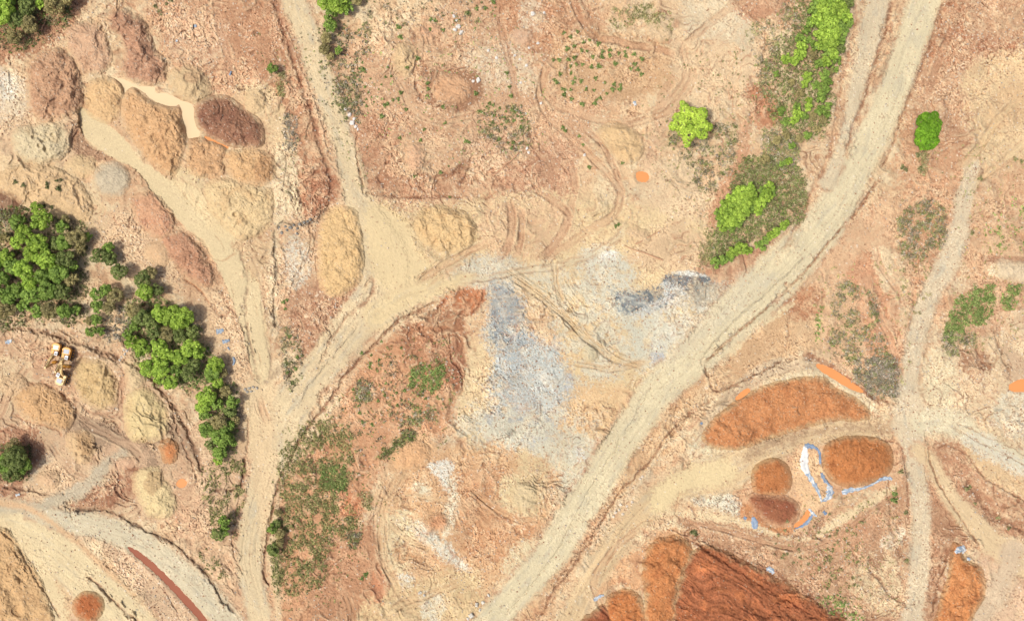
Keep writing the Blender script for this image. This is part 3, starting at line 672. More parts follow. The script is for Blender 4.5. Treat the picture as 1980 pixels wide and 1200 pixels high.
lane([(1560,1250),(1500,1180),(1430,1130),(1330,1075)], 10, (190,128,96), edge=(160,100,74))
lane([(500,760),(508,790),(520,825)], 13, (230,176,136))
lane([(1230,1240),(1170,1180),(1150,1120),(1190,1060),(1240,1015)], 13, (226,178,136))
lane([(1330,1010),(1420,1030),(1480,1050),(1560,1060),(1640,1020),(1720,960)], 9, (216,160,124))

# wheel ruts
R1c=(206,150,112)
ruts([(800,560),(850,520),(900,490),(960,465)], 4, 9, 2.6, .4, (190,138,106))
ruts([(790,520),(830,490),(800,430),(790,420)], 2, 9, 2.2, .3)
ruts([(960,510),(1000,535),(1060,580),(1100,620),(1150,660),(1210,700),(1260,715)], 4, 8, 2.0, .28, (214,172,126))
ruts([(1070,510),(1075,570),(1090,620)], 2, 10, 2.0, .28, (214,172,126))
ruts([(1075,540),(1110,590),(1130,610)], 4, 8, 1.8, .25, (206,166,122))
ruts([(1110,400),(1140,455),(1190,480)], 2, 9, 2, .2)
ruts([(1090,690),(1160,705),(1210,690)], 3, 8, 1.8, .2, (214,172,126))
ruts([(1130,760),(1135,800),(1150,840)], 5, 10, 2.4, .22, (218,160,112))
ruts([(790,890),(755,940),(735,1000),(740,1060),(760,1110),(800,1130)], 3, 9, 2.4, .3)
ruts([(600,740),(640,690),(700,620),(740,560)], 3, 14, 2.2, .15, (196,176,150), .5)
ruts([(500,1160),(482,1090),(490,1010),(520,920),(540,850)], 3, 13, 2.2, .15, (206,176,142), .5)
ruts([(1760,100),(1690,270),(1600,420),(1470,560),(1340,690),(1240,810),(1130,970),(1000,1140)], 4, 16, 2.6, .14, (206,190,160), .5)
ruts([(1240,1010),(1180,1080),(1130,1160)], 3, 12, 2.4, .2)
ruts([(1460,880),(1560,848),(1700,825)], 4, 9, 2.2, .22, (196,156,122))
ruts([(500,770),(505,800),(520,830)], 3, 9, 2, .2, (226,160,120))
ruts([(820,1170),(760,1180),(720,1230)], 3, 11, 2.6, .3)
ruts([(670,1140),(685,1180),(690,1230)], 3, 11, 2.6, .3)
ruts([(1940,250),(1890,330),(1860,380)], 3, 12, 2.6, .2, (236,204,160), .5)
ruts([(1960,830),(1900,790),(1870,760)], 2, 10, 2.2, .2)
ruts([(0,1030),(90,1075),(180,1150),(240,1220)], 4, 14, 2.4, .15, (226,196,154), .5)
ruts([(120,1010),(240,1040),(340,1105),(430,1200)], 3, 13, 2.2, .12, (204,190,168), .5)
ruts([(130,780),(170,820),(240,840)], 3, 9, 2, .2, (176,136,110))

# ------------------------------------------------------------------ fine relief and grain over everything
wx = UU + 7 * fbm(UU, VV, 20, 2, 81); wy = VV + 7 * fbm(UU, VV, 20, 2, 83)
COL = COL * .84 + .16 * lin((232, 202, 158)) * np.clip(COL.mean(-1, keepdims=True) / .28, .55, 1.25)
bw = sstep(.3, .9, Rough)                                       # not on roads or silt
tx = UU + 26 * fbm(UU, VV, 70, 3, 401); ty = VV + 26 * fbm(UU, VV, 70, 3, 403)
hh = fbm(tx, ty, 100, 3, 405, .4) * 4.0
fr = hh - np.floor(hh)
terr = (np.floor(hh) + sstep(.3, .7, fr)) * .5
tm = sstep(-.15, .35, fbm(UU, VV, 150, 2, 407)) * bw
Zb += terr * tm * .8
bank = sstep(.34, .5, fr) * sstep(.66, .5, fr) * tm * sstep(-.4, .2, fbm(UU, VV, 26, 3, 409))
mixc(bank * .55, lin((186, 122, 90)))
lip = sstep(.66, .74, fr) * sstep(.92, .74, fr) * tm * sstep(-.3, .3, fbm(UU, VV, 30, 3, 411))
mixc(lip * .5, lin((236, 208, 168))); Stone += lip * .8
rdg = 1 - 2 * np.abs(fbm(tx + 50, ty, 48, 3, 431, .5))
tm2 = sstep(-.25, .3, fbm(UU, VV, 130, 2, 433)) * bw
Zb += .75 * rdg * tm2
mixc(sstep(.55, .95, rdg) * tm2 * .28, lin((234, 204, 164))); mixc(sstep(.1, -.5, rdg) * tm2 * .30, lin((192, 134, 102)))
patch = sstep(-0.45, 0.5, fbm(UU, VV, 70, 3, 85))                  # rougher and smoother stretches
patch = patch * (.35 + .65 * sstep(-.4, .25, fbm(UU, VV, 210, 2, 86)))
R_ = Rough * (0.28 + 1.0 * patch)
cr = 1 - 2 * np.abs(gn(wx / 12, wy / 12, 87)); cr2 = 1 - 2 * np.abs(gn(wx / 6 + 3, wy / 5, 89))
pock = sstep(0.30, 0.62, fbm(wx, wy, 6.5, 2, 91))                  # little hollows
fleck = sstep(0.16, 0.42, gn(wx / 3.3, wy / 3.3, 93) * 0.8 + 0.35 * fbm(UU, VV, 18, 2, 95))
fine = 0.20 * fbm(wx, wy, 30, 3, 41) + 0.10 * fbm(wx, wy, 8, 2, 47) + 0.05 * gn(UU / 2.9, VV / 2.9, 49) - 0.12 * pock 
fine = fine + .07 * gn(wx / 4.6, wy / 4.6, 195) + .10 * (np.abs(gn(wx / 9, wy / 9, 197)) - .3)
Zb += Zx + fine * R_ * 1.45 + 0.08 * fleck * Stone * R_
Rc = np.clip(R_, 0, 1.3)
mixc(sstep(0.78, 1.0, cr) * sstep(.1, .5, fbm(UU, VV, 30, 2, 97)) * 0.2 * Rc, lin((176, 114, 84)))
mixc(sstep(0.80, 1.0, cr2) * sstep(0, .5, fbm(UU, VV, 22, 2, 98)) * 0.22 * Rc, lin((182, 122, 92)))
def tint(m, c, f, w=.5):
    """wear the surface toward a mix of its own colour times f and soil colour c"""
    global COL
    wg = (w + (1 - w) * sstep(.34, .14, (COL[..., 0] - COL[..., 2]) / (COL[..., 0] + 1e-4)))[..., None]   # grey rock keeps its grey
    tgt = COL * f * wg + lin(c) * (1 - wg)
    COL += (tgt - COL) * m[..., None]
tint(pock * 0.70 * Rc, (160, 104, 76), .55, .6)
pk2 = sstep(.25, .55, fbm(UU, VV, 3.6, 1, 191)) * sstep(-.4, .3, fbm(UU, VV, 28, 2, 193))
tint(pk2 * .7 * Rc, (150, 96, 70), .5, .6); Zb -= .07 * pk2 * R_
tint(fleck * np.clip(Stone, .15, 1.4) * (0.15 + .95 * patch) * 0.8, (242, 222, 190), 1.4, .55)
n5 = fbm(wx, wy, 24, 4, 99)
mixc(sstep(0.15, 0.5, n5) * 0.30 * Rc, lin((236, 204, 164)))
tone = 0.12 * fbm(wx, wy, 9, 4, 63, .8) + 0.13 * gn(UU / 2.6, VV / 2.6, 65) + 0.20 * (rand_at(UU / 1.36, VV / 1.36, 3) - 0.5)
COL *= (1 + tone * (0.28 + 0.72 * Rc))[..., None]
lum_ = COL.mean(-1, keepdims=True); COL = COL * (np.where(lum_ > .29, .28 + (lum_ - .28) * .60, lum_) / lum_)
# small stones, too many to count, as pale and dark grains in the soil itself
lum_ = COL.mean(-1, keepdims=True)
lf_ = np.clip(lum_ / .27, .3, 3.0) ** .36
lum_ = lum_ * lf_; COL = COL * lf_
COL = (lum_ + (COL - lum_) * np.array([.92, .92, .92], f32)) * np.array([.97, 1.015, .975], f32) * (.88 + .20 * Rc)[..., None]
r1 = rand_at(UU / 2.9, VV / 2.9, 9); dens = (0.3 + 1.2 * sstep(-0.3, 0.5, fbm(UU, VV, 40, 3, 71))) * Stone
g = (r1 < 0.03 * dens).astype(f32)
Zb += 0.08 * g
mixc(g * (0.2 + 0.4 * rand_at(UU / 2.9, VV / 2.9, 12)), lin((244, 232, 210)))
g2 = (rand_at(UU / 2.3 + 5, VV / 2.3, 15) < 0.05 * dens).astype(f32)
mixc(g2 * 0.45, lin((146, 100, 78)))

def interp(A, u, v):
    i = int(np.clip(np.searchsorted(GU, u) - 1, 0, NC - 2)); j = int(np.clip(np.searchsorted(GV, v) - 1, 0, NR - 2))
    a = (u - GU[i]) / (GU[i + 1] - GU[i]); b = (v - GV[j]) / (GV[j + 1] - GV[j])
    return float((A[j, i] * (1 - a) + A[j, i + 1] * a) * (1 - b) + (A[j + 1, i] * (1 - a) + A[j + 1, i + 1] * a) * b)

def interp_arr(A, u, v):
    i = np.clip(np.searchsorted(GU, u) - 1, 0, NC - 2); j = np.clip(np.searchsorted(GV, v) - 1, 0, NR - 2)
    a = (u - GU[i]) / (GU[i + 1] - GU[i]); b = (v - GV[j]) / (GV[j + 1] - GV[j])
    return ((A[j, i] * (1 - a) + A[j, i + 1] * a) * (1 - b) + (A[j + 1, i] * (1 - a) + A[j + 1, i + 1] * a) * b).astype(f32)

def world_xy(u, v, z):
    """map position (survey pixels) and height -> metres"""
    k = S * (H - z) / H
    return (u - CX) * k, (CY - v) * k

# ------------------------------------------------------------------ materials
def soil_mat(name, bump=0.35, rough=0.95, var=0.16, bscale=2.2):
    m = bpy.data.materials.new(name); m.use_nodes = True
    nt = m.node_tree; N = nt.nodes; Lk = nt.links
    b = N["Principled BSDF"]; b.inputs["Roughness"].default_value = rough
    b.inputs["Specular IOR Level"].default_value = 0.15
    a = N.new("ShaderNodeAttribute"); a.attribute_name = "Col"
    tc = N.new("ShaderNodeTexCoord")
    n = N.new("ShaderNodeTexNoise"); n.inputs["Scale"].default_value = 1.6; n.inputs["Detail"].default_value = 6; n.inputs["Roughness"].default_value = 0.7
    Lk.new(tc.outputs["Object"], n.inputs["Vector"])
    mr = N.new("ShaderNodeMapRange"); mr.inputs[1].default_value = 0.25; mr.inputs[2].default_value = 0.75
    mr.inputs[3].default_value = 1 - var; mr.inputs[4].default_value = 1 + var
    Lk.new(n.outputs["Fac"], mr.inputs[0])
    mx = N.new("ShaderNodeVectorMath"); mx.operation = 'SCALE'
    Lk.new(a.outputs["Color"], mx.inputs[0]); Lk.new(mr.outputs[0], mx.inputs["Scale"])
    Lk.new(mx.outputs[0], b.inputs["Base Color"])
    n2 = N.new("ShaderNodeTexNoise"); n2.inputs["Scale"].default_value = bscale; n2.inputs["Detail"].default_value = 5
    Lk.new(tc.outputs["Object"], n2.inputs["Vector"])
    bp = N.new("ShaderNodeBump"); bp.inputs["Strength"].default_value = bump; bp.inputs["Distance"].default_value = 0.25
    Lk.new(n2.outputs["Fac"], bp.inputs["Height"]); Lk.new(bp.outputs[0], b.inputs["Normal"])
    return m

def plain_mat(name, rgb, rough=0.6, spec=0.3, var=0.1, scale=3.0, metal=0.0):
    m = bpy.data.materials.new(name); m.use_nodes = True
    nt = m.node_tree; N = nt.nodes; Lk = nt.links
    b = N["Principled BSDF"]; b.inputs["Roughness"].default_value = rough
    b.inputs["Specular IOR Level"].default_value = spec; b.inputs["Metallic"].default_value = metal
    tc = N.new("ShaderNodeTexCoord"); n = N.new("ShaderNodeTexNoise")
    n.inputs["Scale"].default_value = scale; n.inputs["Detail"].default_value = 5
    Lk.new(tc.outputs["Object"], n.inputs["Vector"])
    r = N.new("ShaderNodeValToRGB")
    c = lin(rgb)
    r.color_ramp.elements[0].position = 0.3; r.color_ramp.elements[0].color = (*(c * (1 - var)), 1)
    r.color_ramp.elements[1].position = 0.7; r.color_ramp.elements[1].color = (*np.minimum(c * (1 + var), 1), 1)
    Lk.new(n.outputs["Fac"], r.inputs[0]); Lk.new(r.outputs[0], b.inputs["Base Color"])
    return m

def leaf_mat(name, trans=0.22):
    m = bpy.data.materials.new(name); m.use_nodes = True
    nt = m.node_tree; N = nt.nodes; Lk = nt.links
    b = N["Principled BSDF"]; b.inputs["Roughness"].default_value = 0.65; b.inputs["Specular IOR Level"].default_value = 0.2
    a = N.new("ShaderNodeAttribute"); a.attribute_name = "Col"
    oi = N.new("ShaderNodeObjectInfo")
    mr = N.new("ShaderNodeMapRange"); mr.inputs[3].default_value = 0.84; mr.inputs[4].default_value = 1.16
    Lk.new(oi.outputs["Random"], mr.inputs[0])
    mx = N.new("ShaderNodeVectorMath"); mx.operation = 'SCALE'
    Lk.new(a.outputs["Color"], mx.inputs[0]); Lk.new(mr.outputs[0], mx.inputs["Scale"])
    t = N.new("ShaderNodeBsdfTranslucent"); ms = N.new("ShaderNodeMixShader"); ms.inputs[0].default_value = trans
    Lk.new(mx.outputs[0], b.inputs["Base Color"]); Lk.new(mx.outputs[0], t.inputs[0])
    Lk.new(b.outputs[0], ms.inputs[1]); Lk.new(t.outputs[0], ms.inputs[2])
    Lk.new(ms.outputs[0], N["Material Output"].inputs[0])
    return m

M_SOIL = soil_mat("soil", 0.45)
M_ROAD = soil_mat("road_dirt", 0.25, var=0.10)
M_SILT = soil_mat("silt", 0.08, rough=0.8, var=0.03)
M_PILE = soil_mat("heaped_earth", 0.5, var=0.14, bscale=1.8)
M_ROCK = soil_mat("stone", 0.3, rough=0.85, var=0.12)
M_LEAF = leaf_mat("leaves")
M_DRY = leaf_mat("dry_scrub", 0.1)
M_SHEET = soil_mat("plastic_sheet", 0.3, rough=0.45, var=0.12)
M_BARK = plain_mat("bark", (130, 104, 84), 0.9, 0.1, 0.25, 4)

# ------------------------------------------------------------------ mesh helpers
def mesh_np(name, verts, faces, col=None, mat=None, smooth=False, parent=None, link=True):
    """faces: (n,3) or (n,4) int array"""
    me = bpy.data.meshes.new(name)
    nv, nf, k = len(verts), len(faces), faces.shape[1]
    me.vertices.add(nv); me.vertices.foreach_set("co", np.ascontiguousarray(verts, dtype=f32).ravel())
    me.loops.add(nf * k); me.loops.foreach_set("vertex_index", np.ascontiguousarray(faces, dtype=np.int32).ravel())
    me.polygons.add(nf); me.polygons.foreach_set("loop_start", np.arange(0, nf * k, k, dtype=np.int32))
    me.polygons.foreach_set("loop_total", np.full(nf, k, dtype=np.int32))
    me.polygons.foreach_set("use_smooth", np.full(nf, smooth, dtype=bool))
    me.update(calc_edges=True)
    if col is not None:
        a = me.color_attributes.new("Col", 'FLOAT_COLOR', 'POINT')
        rgba = np.ones((nv, 4), f32); rgba[:, :3] = col
        a.data.foreach_set("color", rgba.ravel())
    if mat: me.materials.append(mat)
    o = bpy.data.objects.new(name, me)
    if link: C.objects.link(o)
    if parent: o.parent = parent
    return o

def tag(o, label=None, cat=None, group=None, kind=None):
    if label: o["label"] = label
    if cat: o["category"] = cat
    if group: o["group"] = group
    if kind: o["kind"] = kind
    return o

def empty(name, loc, rz=0.0):
    o = bpy.data.objects.new(name, None); o.empty_display_size = 0.5
    o.location = loc; o.rotation_euler = (0, 0, rz); C.objects.link(o)
    return o

# ------------------------------------------------------------------ standing water
M_CREAMW = plain_mat("milky_water", (238, 212, 170), 0.55, 0.12, 0.015, 0.1)
M_ORANGEW = plain_mat("orange_water", (234, 158, 98), 0.55, 0.12, 0.03, 0.1)
M_REDW = plain_mat("red_water", (160, 92, 66), 0.55, 0.12, 0.08, 0.1)
PONDS = [
    ('pond', M_CREAMW, 'milky cream pond winding between the sand and brown heaps', [(214,148),(240,153),(262,165),(285,167),(299,169),(301,180),(322,180),(345,191),(365,198),(375,208),(375,222),(379,245),(394,264),(380,268),(364,266),(360,248),(354,232),(351,212),(345,202),(333,206),(305,199),(290,190),(275,176),(258,168),(247,172),(240,180),(236,166),(225,155)]),
    ('puddle', M_ORANGEW, 'thin pale puddle along the lower side of the darkest heap', [(398,264),(420,272),(440,283),(438,287),(418,277),(398,268)]),
    ('puddle', M_ORANGEW, 'round bright orange puddle in the middle of the scrub', [(1234,333),(1247,332),(1254,342),(1248,352),(1234,350),(1230,341)]),
    ('puddle', M_ORANGEW, 'long bright orange puddle curving above the orange heap', [(1580,704),(1600,708),(1625,722),(1650,740),(1670,756),(1655,756),(1630,744),(1605,728),(1582,713)]),
    ('puddle', M_ORANGEW, 'orange puddle at the right edge of the picture', [(1952,744),(1968,735),(1990,732),(2020,740),(2010,755),(1980,757),(1955,755)]),
    ('puddle', M_ORANGEW, 'faint orange puddle at the foot of the red bank', [(1424,766),(1445,750),(1450,757),(1436,770),(1424,773)]),
    ('water_channel', M_REDW, 'dark red water channel between the two bottom left roads', [(247,1057),(262,1062),(290,1082),(320,1110),(350,1140),(380,1172),(404,1203),(470,1290),(456,1300),(390,1205),(362,1172),(335,1143),(308,1115),(280,1090),(255,1068)]),
    ('puddle', M_CREAMW, 'small cream puddle near the bottom left corner', [(22,1178),(38,1168),(42,1188),(30,1190)]),
    ('puddle', M_ORANGEW, 'small orange puddle beside the grey stones at the left heaps', [(340,934),(352,925),(362,932),(356,940),(345,942)]),
    ('puddle', M_ORANGEW, 'wet orange rim round the darkest of the lower right heaps', [(1560,985),(1566,990),(1556,1010),(1540,1020),(1536,1014),(1550,1002)]),
]
pond_objs = []
def densify(P, n):
    return catmull(P, n, True)
for nm, mt, lab, pts in PONDS:
    P = np.array(pts, float)
    u_, v_ = P[:, 0], P[:, 1]
    lev = float(np.percentile(interp_arr(Zb, u_.astype(f32), v_.astype(f32)), 40)) - 0.10
    sl = sub(u_.min() - 22, v_.min() - 22, u_.max() + 22, v_.max() + 22)
    x, y = UU[sl], VV[sl]
    sd = poly_sd(pts, x, y) + 1.6 * fbm(x, y, 12, 3, nseed())
    Z_ = Zb[sl]
    bank = lev + 0.05 + 0.10 * np.clip(sd, 0, 5) * 0.6
    w_ = sstep(16, 3, sd)
    Z_[:] = np.where(sd < 0, lev - 0.25 - 0.06 * np.clip(-sd, 0, 8), np.maximum(Z_ * (1 - w_) + bank * w_, np.where(sd < 7, bank, -99)))
    Q = densify(pts, 5)
    c = Q.mean(0); T = np.roll(Q, -1, 0) - np.roll(Q, 1, 0); T /= np.linalg.norm(T, axis=1)[:, None] + 1e-9
    Nn = np.stack([T[:, 1], -T[:, 0]], 1)
    area = 0.5 * np.sum(Q[:, 0] * np.roll(Q[:, 1], -1) - np.roll(Q[:, 0], -1) * Q[:, 1])
    if area < 0: Nn = -Nn
    # a water sheet a little wider than the basin, cut by its banks
    gu = np.arange(u_.min() - 8, u_.max() + 8, 2.0); gv = np.arange(v_.min() - 8, v_.max() + 8, 2.0)
    A, B = np.meshgrid(gu.astype(f32), gv.astype(f32))
    s2 = poly_sd(pts, A, B)
    keep = s2 < 4.5
    fm = keep[:-1, :-1] & keep[1:, :-1] & keep[:-1, 1:] & keep[1:, 1:]
    idx = np.arange(A.size).reshape(A.shape)
    F = np.stack([idx[:-1, :-1][fm], idx[1:, :-1][fm], idx[1:, 1:][fm], idx[:-1, 1:][fm]], 1)
    us, inv = np.unique(F, return_inverse=True)
    X, Y = world_xy(A.ravel()[us], B.ravel()[us], lev)
    V = np.stack([X, Y, np.full_like(X, lev)], 1)
    o = mesh_np(nm, V, inv.reshape(F.shape), None, mt)
    tag(o, lab, None, None, 'structure')

# ------------------------------------------------------------------ the terrain meshes: ground and roads meet edge to edge
kz = S * (H - Zb) / H
WX = (UU - CX) * kz; WY = (CY - VV) * kz
VERT = np.stack([WX, WY, Zb], -1).reshape(-1, 3)
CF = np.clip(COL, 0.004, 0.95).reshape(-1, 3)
idx = np.arange(NR * NC).reshape(NR, NC)
FT = TAG[:-1, :-1]
for t, nm in names.items():
    m = FT == t
    if not m.any(): continue
    F = np.stack([idx[:-1, :-1][m], idx[1:, :-1][m], idx[1:, 1:][m], idx[:-1, 1:][m]], 1)
    us, inv = np.unique(F, return_inverse=True)
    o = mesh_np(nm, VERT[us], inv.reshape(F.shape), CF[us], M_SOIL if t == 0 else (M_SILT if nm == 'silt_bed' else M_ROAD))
    tag(o, labels[t], None, None, 'structure')

# ------------------------------------------------------------------ heaps of sand and earth, each a thing of its own
def heap(pts, h, col, label, name='earth_heap', cat='heap', col2=None, lump=0.35, ls=9, warp=4.5, slope=0.55, stone=0.4, group=None, furrow=0.0, cc=None, pits=0, edgemix=.8, flow=None):
    P = np.array(pts, float); s = nseed()
    gu = np.arange(P[:, 0].min() - 9, P[:, 0].max() + 9, 1.25).astype(f32); gv = np.arange(P[:, 1].min() - 9, P[:, 1].max() + 9, 1.25).astype(f32)
    A, B = np.meshgrid(gu, gv)
    sd = poly_sd(pts, A, B) + warp * fbm(A, B, 26, 3, s) + warp * 0.35 * fbm(A, B, 5, 2, s + 1)
    keep = sd < 3.2
    base = interp_arr(Zb, A, B)
    cxy = P.mean(0)
    dm = np.clip(-sd, 0, 500) * S
    prof = h * (1 - np.exp(-slope * dm / h))
    k = sstep(0, 10, -sd)
    ax = A + 6 * fbm(A, B, 16, 2, s + 12); by_ = B + 6 * fbm(A, B, 16, 2, s + 14)
    cr = 1 - 2 * np.abs(gn(ax / (ls * 1.4), by_ / (ls * 1.4), s + 3)); pock = sstep(.25, .6, fbm(ax, by_, ls * .8, 2, s + 5))
    lf = fbm(A, B, ls * 3.6, 2, s + 2) * 0.9 + .55 * np.abs(gn(ax / (ls * 1.3), by_ / (ls * 1.3), s + 6)) + 0.45 * fbm(ax, by_, ls * .9, 2, s + 4) - .35 * pock
    if lump >= .28:       # overlapping tipped loads
        rc = np.random.default_rng(s + 31); W0, H0 = np.ptp(P[:, 0]), np.ptp(P[:, 1])
        bumps = np.zeros_like(prof)
        for q in range(int(W0 * H0 / 330)):
            qx = rc.uniform(P[:, 0].min(), P[:, 0].max()); qy = rc.uniform(P[:, 1].min(), P[:, 1].max()); rr_ = rc.uniform(9, 17)
            dd = np.hypot((ax - qx), (by_ - qy) * rc.uniform(.8, 1.25)) / rr_
            bumps = np.maximum(bumps, rc.uniform(.4, 1.0) * np.clip(1 - dd, 0, 1))
        prof = prof * .8 + bumps * lump * 1.7 * k
    prof = prof * (1 + .22 * fbm(A, B, 38, 2, s + 15)) + lump * .50 * lf * (0.3 + 0.7 * k)
    if furrow:
        th = np.arctan2(B - cxy[1], A - cxy[0] - 6); rr = np.hypot(A - cxy[0], B - cxy[1])
        prof += furrow * .45 * gn(th * 7 + 1.8 * fbm(A, B, 22, 3, s + 7), rr / 40 + 20, s + 6) * k * sstep(.35, .75, rr / rr[sd < 0].max())
    rs = np.random.default_rng(s)
    for q in range(pits):
        a = rs.uniform(0, 6.28); r = rs.uniform(0, .6)
        px = cxy[0] + (P[:, 0].max() - cxy[0]) * r * math.cos(a); py = cxy[1] + (P[:, 1].max() - cxy[1]) * r * math.sin(a)
        d = np.hypot(A - px, B - py); prof += -0.7 * np.exp(-(d / 4) ** 2) + 0.25 * np.exp(-((d - 6) / 2.5) ** 2)
    z = base + np.where(sd < 0, prof * sstep(0, 2.5, -sd) if False else prof, 0) * sstep(1.0, -2.5, sd) - np.clip(sd, 0, 4) * 0.35 + 0.02
    z += 0.10 * (rand_at(A / 1.9, B / 1.9, s) < 0.045 * stone) * (sd < -1)
    F0 = keep[:-1, :-1] & keep[1:, :-1] & keep[:-1, 1:] & keep[1:, 1:]
    idx = np.arange(A.size).reshape(A.shape)
    F = np.stack([idx[:-1, :-1][F0], idx[1:, :-1][F0], idx[1:, 1:][F0], idx[:-1, 1:][F0]], 1)
    us, inv = np.unique(F, return_inverse=True)
    c = np.empty(A.shape + (3,), f32); c[:] = lin(col)
    c2 = lin(col2) if col2 is not None else lin(col) * 0.82
    m = sstep(-0.05, 0.6, fbm(A, B, 30, 4, s + 8))[..., None]
    c = c + (c2 - c) * m * 0.75
    if cc is not None:     # extra patches (outline, colour): shaded flanks and a dent painted into the heap's colour
        for pp, c3 in cc:
            d = poly_sd(pp, A, B) + 16 * fbm(A, B, 40, 4, s + 9)
            c = c + (lin(c3) - c) * (sstep(4, -4, d) * 0.85)[..., None]
    if flow is not None:
        ca, sa = math.cos(math.radians(flow)), math.sin(math.radians(flow))
        fx = A + 30 * fbm(A, B, 90, 2, s + 41); fy = B + 30 * fbm(A, B, 90, 2, s + 43)
        fl = gn((-fx * sa + fy * ca) / 5, (fx * ca + fy * sa) / 60, s + 45) + .7 * gn((-fx * sa + fy * ca) / 11, (fx * ca + fy * sa) / 80, s + 47)
        c = c * (1 + .22 * fl)[..., None]; z += .16 * fl * k
    tn = 0.15 * fbm(A, B, 9, 4, s + 10, .8) + 0.14 * gn(A / 2.8, B / 2.8, s + 11) + 0.14 * (rand_at(A / 1.4, B / 1.4, s) - 0.5)
    c *= (1 + tn)[..., None]
    mixk = (sstep(.75, 1, cr) * .12 + pock * .34) * min(1, lump * 2.5)
    c = c * (1 - mixk * .42)[..., None]
    lh = c.mean(-1, keepdims=True); c = c * np.clip(lh / max(float(lh.mean()), 1e-3), .4, 2) ** .5
    sp = sstep(.2, .55, gn(ax / 2.7, by_ / 2.7, s + 21) + .3 * fbm(A, B, 16, 2, s + 22)) * .28 * min(1, .4 + stone * .5) * sstep(-.5, .3, fbm(A, B, 20, 2, s + 25))
    c = c + (lin((242, 220, 188)) - c) * sp[..., None] * np.clip(c.mean(-1, keepdims=True) * 3.2, .25, 1)
    gc = np.stack([interp_arr(COL[..., q], A, B) for q in range(3)], -1)     # spilled soil mixes into the foot of the heap
    em = sstep(-15, 1, sd + 6 * fbm(A, B, 12, 3, s + 23))[..., None] * edgemix
    c = c + (gc * np.array([.93, .90, .87]) - c) * em  # foot also tinted slightly darker brown to define its contact with the ground
    g = (rand_at(A / 1.9, B / 1.9, s) < 0.045 * stone)
    c = np.where(g[..., None], c * 0.68 + lin((238, 224, 204)) * 0.32, c)
    g = (rand_at(A / 2.3 + 7, B / 2.3, s + 1) < 0.04)
    c = np.where(g[..., None], c * 0.72, c)
    kk = S * (H - z) / H
    X = (A - CX) * kk; Y = (CY - B) * kk
    # origin at the heap's foot
    bx, by = world_xy(cxy[0], cxy[1], 0); bz = interp(Zb, cxy[0], cxy[1])
    V = np.stack([X - bx, Y - by, z - bz], -1).reshape(-1, 3)[us]
    lm = c.mean(-1, keepdims=True); c = c * (np.array([.80, .78, .70]) if (col[0] - col[2] > 90 and col[2] < 110) else 1.0); lm = c.mean(-1, keepdims=True); c = c * (np.where(lm > .22, .22 + (lm - .22) * .45, lm) / lm); lm = c.mean(-1, keepdims=True); c = (lm + (c - lm) * .92) * np.array([1.14, 1.14, 1.08])
    o = mesh_np(name, V, inv.reshape(F.shape), np.clip(c, 0.004, .95).reshape(-1, 3)[us], M_PILE)
    o.location = (bx, by, bz)
    tag(o, label, cat, group)
    HEAPS.append((pts, cxy, h, slope, P[:, 0].min(), P[:, 0].max(), P[:, 1].min(), P[:, 1].max(), gu, gv, z, sd))
    return o
HEAPS = []
def top_z(u, v):
    z = interp(Zb, u, v)
    for hp in HEAPS:
        if hp[4] < u < hp[5] and hp[6] < v < hp[7]:
            gu, gv, zz, sd = hp[8:]
            i = int((u - gu[0]) / 1.25); j = int((v - gv[0]) / 1.25)
            if sd[j, i] < 0: z = max(z, float(zz[j, i]))
    return z

GB = 'brown earth heaps at the top left'
heap([(60,112),(98,90),(135,102),(155,140),(166,190),(152,218),(120,232),(75,236),(52,200),(50,145)], 3.2, (188,146,114), 'rounded brown earth heap left of the two upper heaps, above the pitted cream one', col2=(158,116,90), stone=1.4, lump=.45)
heap([(125,62),(150,40),(190,42),(212,80),(218,120),(196,145),(160,142),(135,112)], 2.6, (206,166,134), 'paler pinkish brown heap between two darker heaps at the top left', col2=(188,144,112), stone=1.4, lump=.35)
heap([(205,30),(225,16),(252,20),(284,45),(302,90),(324,125),(321,156),(290,166),(250,156),(228,135),(238,92),(212,58)], 3.4, (180,136,108), 'long dark brown heap at the top left, ending at the milky pond', col2=(150,108,86), stone=1.3, lump=.5)
heap(ell(367,164,46,36,30), 2.2, (214,184,142), 'smooth tan heap with a dent in its top, right of the milky pond', name='sand_heap', cat='sand heap', lump=.15, stone=.3, cc=[(ell(370,152,16,9,30),(196,160,122))])  # the dent is only a darker patch in the colour
heap([(374,222),(378,196),(410,184),(440,184),(475,208),(505,232),(513,260),(506,284),(470,288),(430,281),(400,266),(378,244)], 3.6, (152,108,84), 'darkest chocolate brown heap, at the right bank of the milky pond', col2=(140,94,76), stone=1.0, lump=.5, ls=6, warp=2, slope=1.0)
heap([(18,270),(40,245),(85,235),(125,238),(137,260),(134,295),(110,312),(70,318),(35,305)], 2.4, (226,206,168), 'cream gravel heap with several small pits at the left edge', name='sand_heap', cat='sand heap', pits=6, lump=.25, stone=1.2, col2=(216,190,148))
heap([(158,205),(165,165),(190,149),(222,150),(240,170),(236,215),(215,240),(190,236),(170,222)], 2.2, (228,188,138), 'sandy heap at the upper end of the silt run', name='sand_heap', cat='sand heap', lump=.4, warp=3, col2=(212,168,120))
heap([(236,188),(258,168),(285,190),(320,203),(348,208),(354,232),(362,262),(356,300),(342,338),(312,336),(272,295),(244,255),(232,218)], 3.2, (212,168,122), 'largest furrowed sand heap beside the milky pond', name='sand_heap', cat='sand heap', col2=(196,150,106), lump=.55, ls=6, furrow=.7, warp=2)
heap([(362,276),(375,262),(402,270),(440,286),(434,312),(432,338),(400,347),(362,330)], 2.2, (208,164,120), 'small furrowed sand heap just below the tail of the milky pond', name='sand_heap', cat='sand heap', lump=.5, ls=6, furrow=.4)
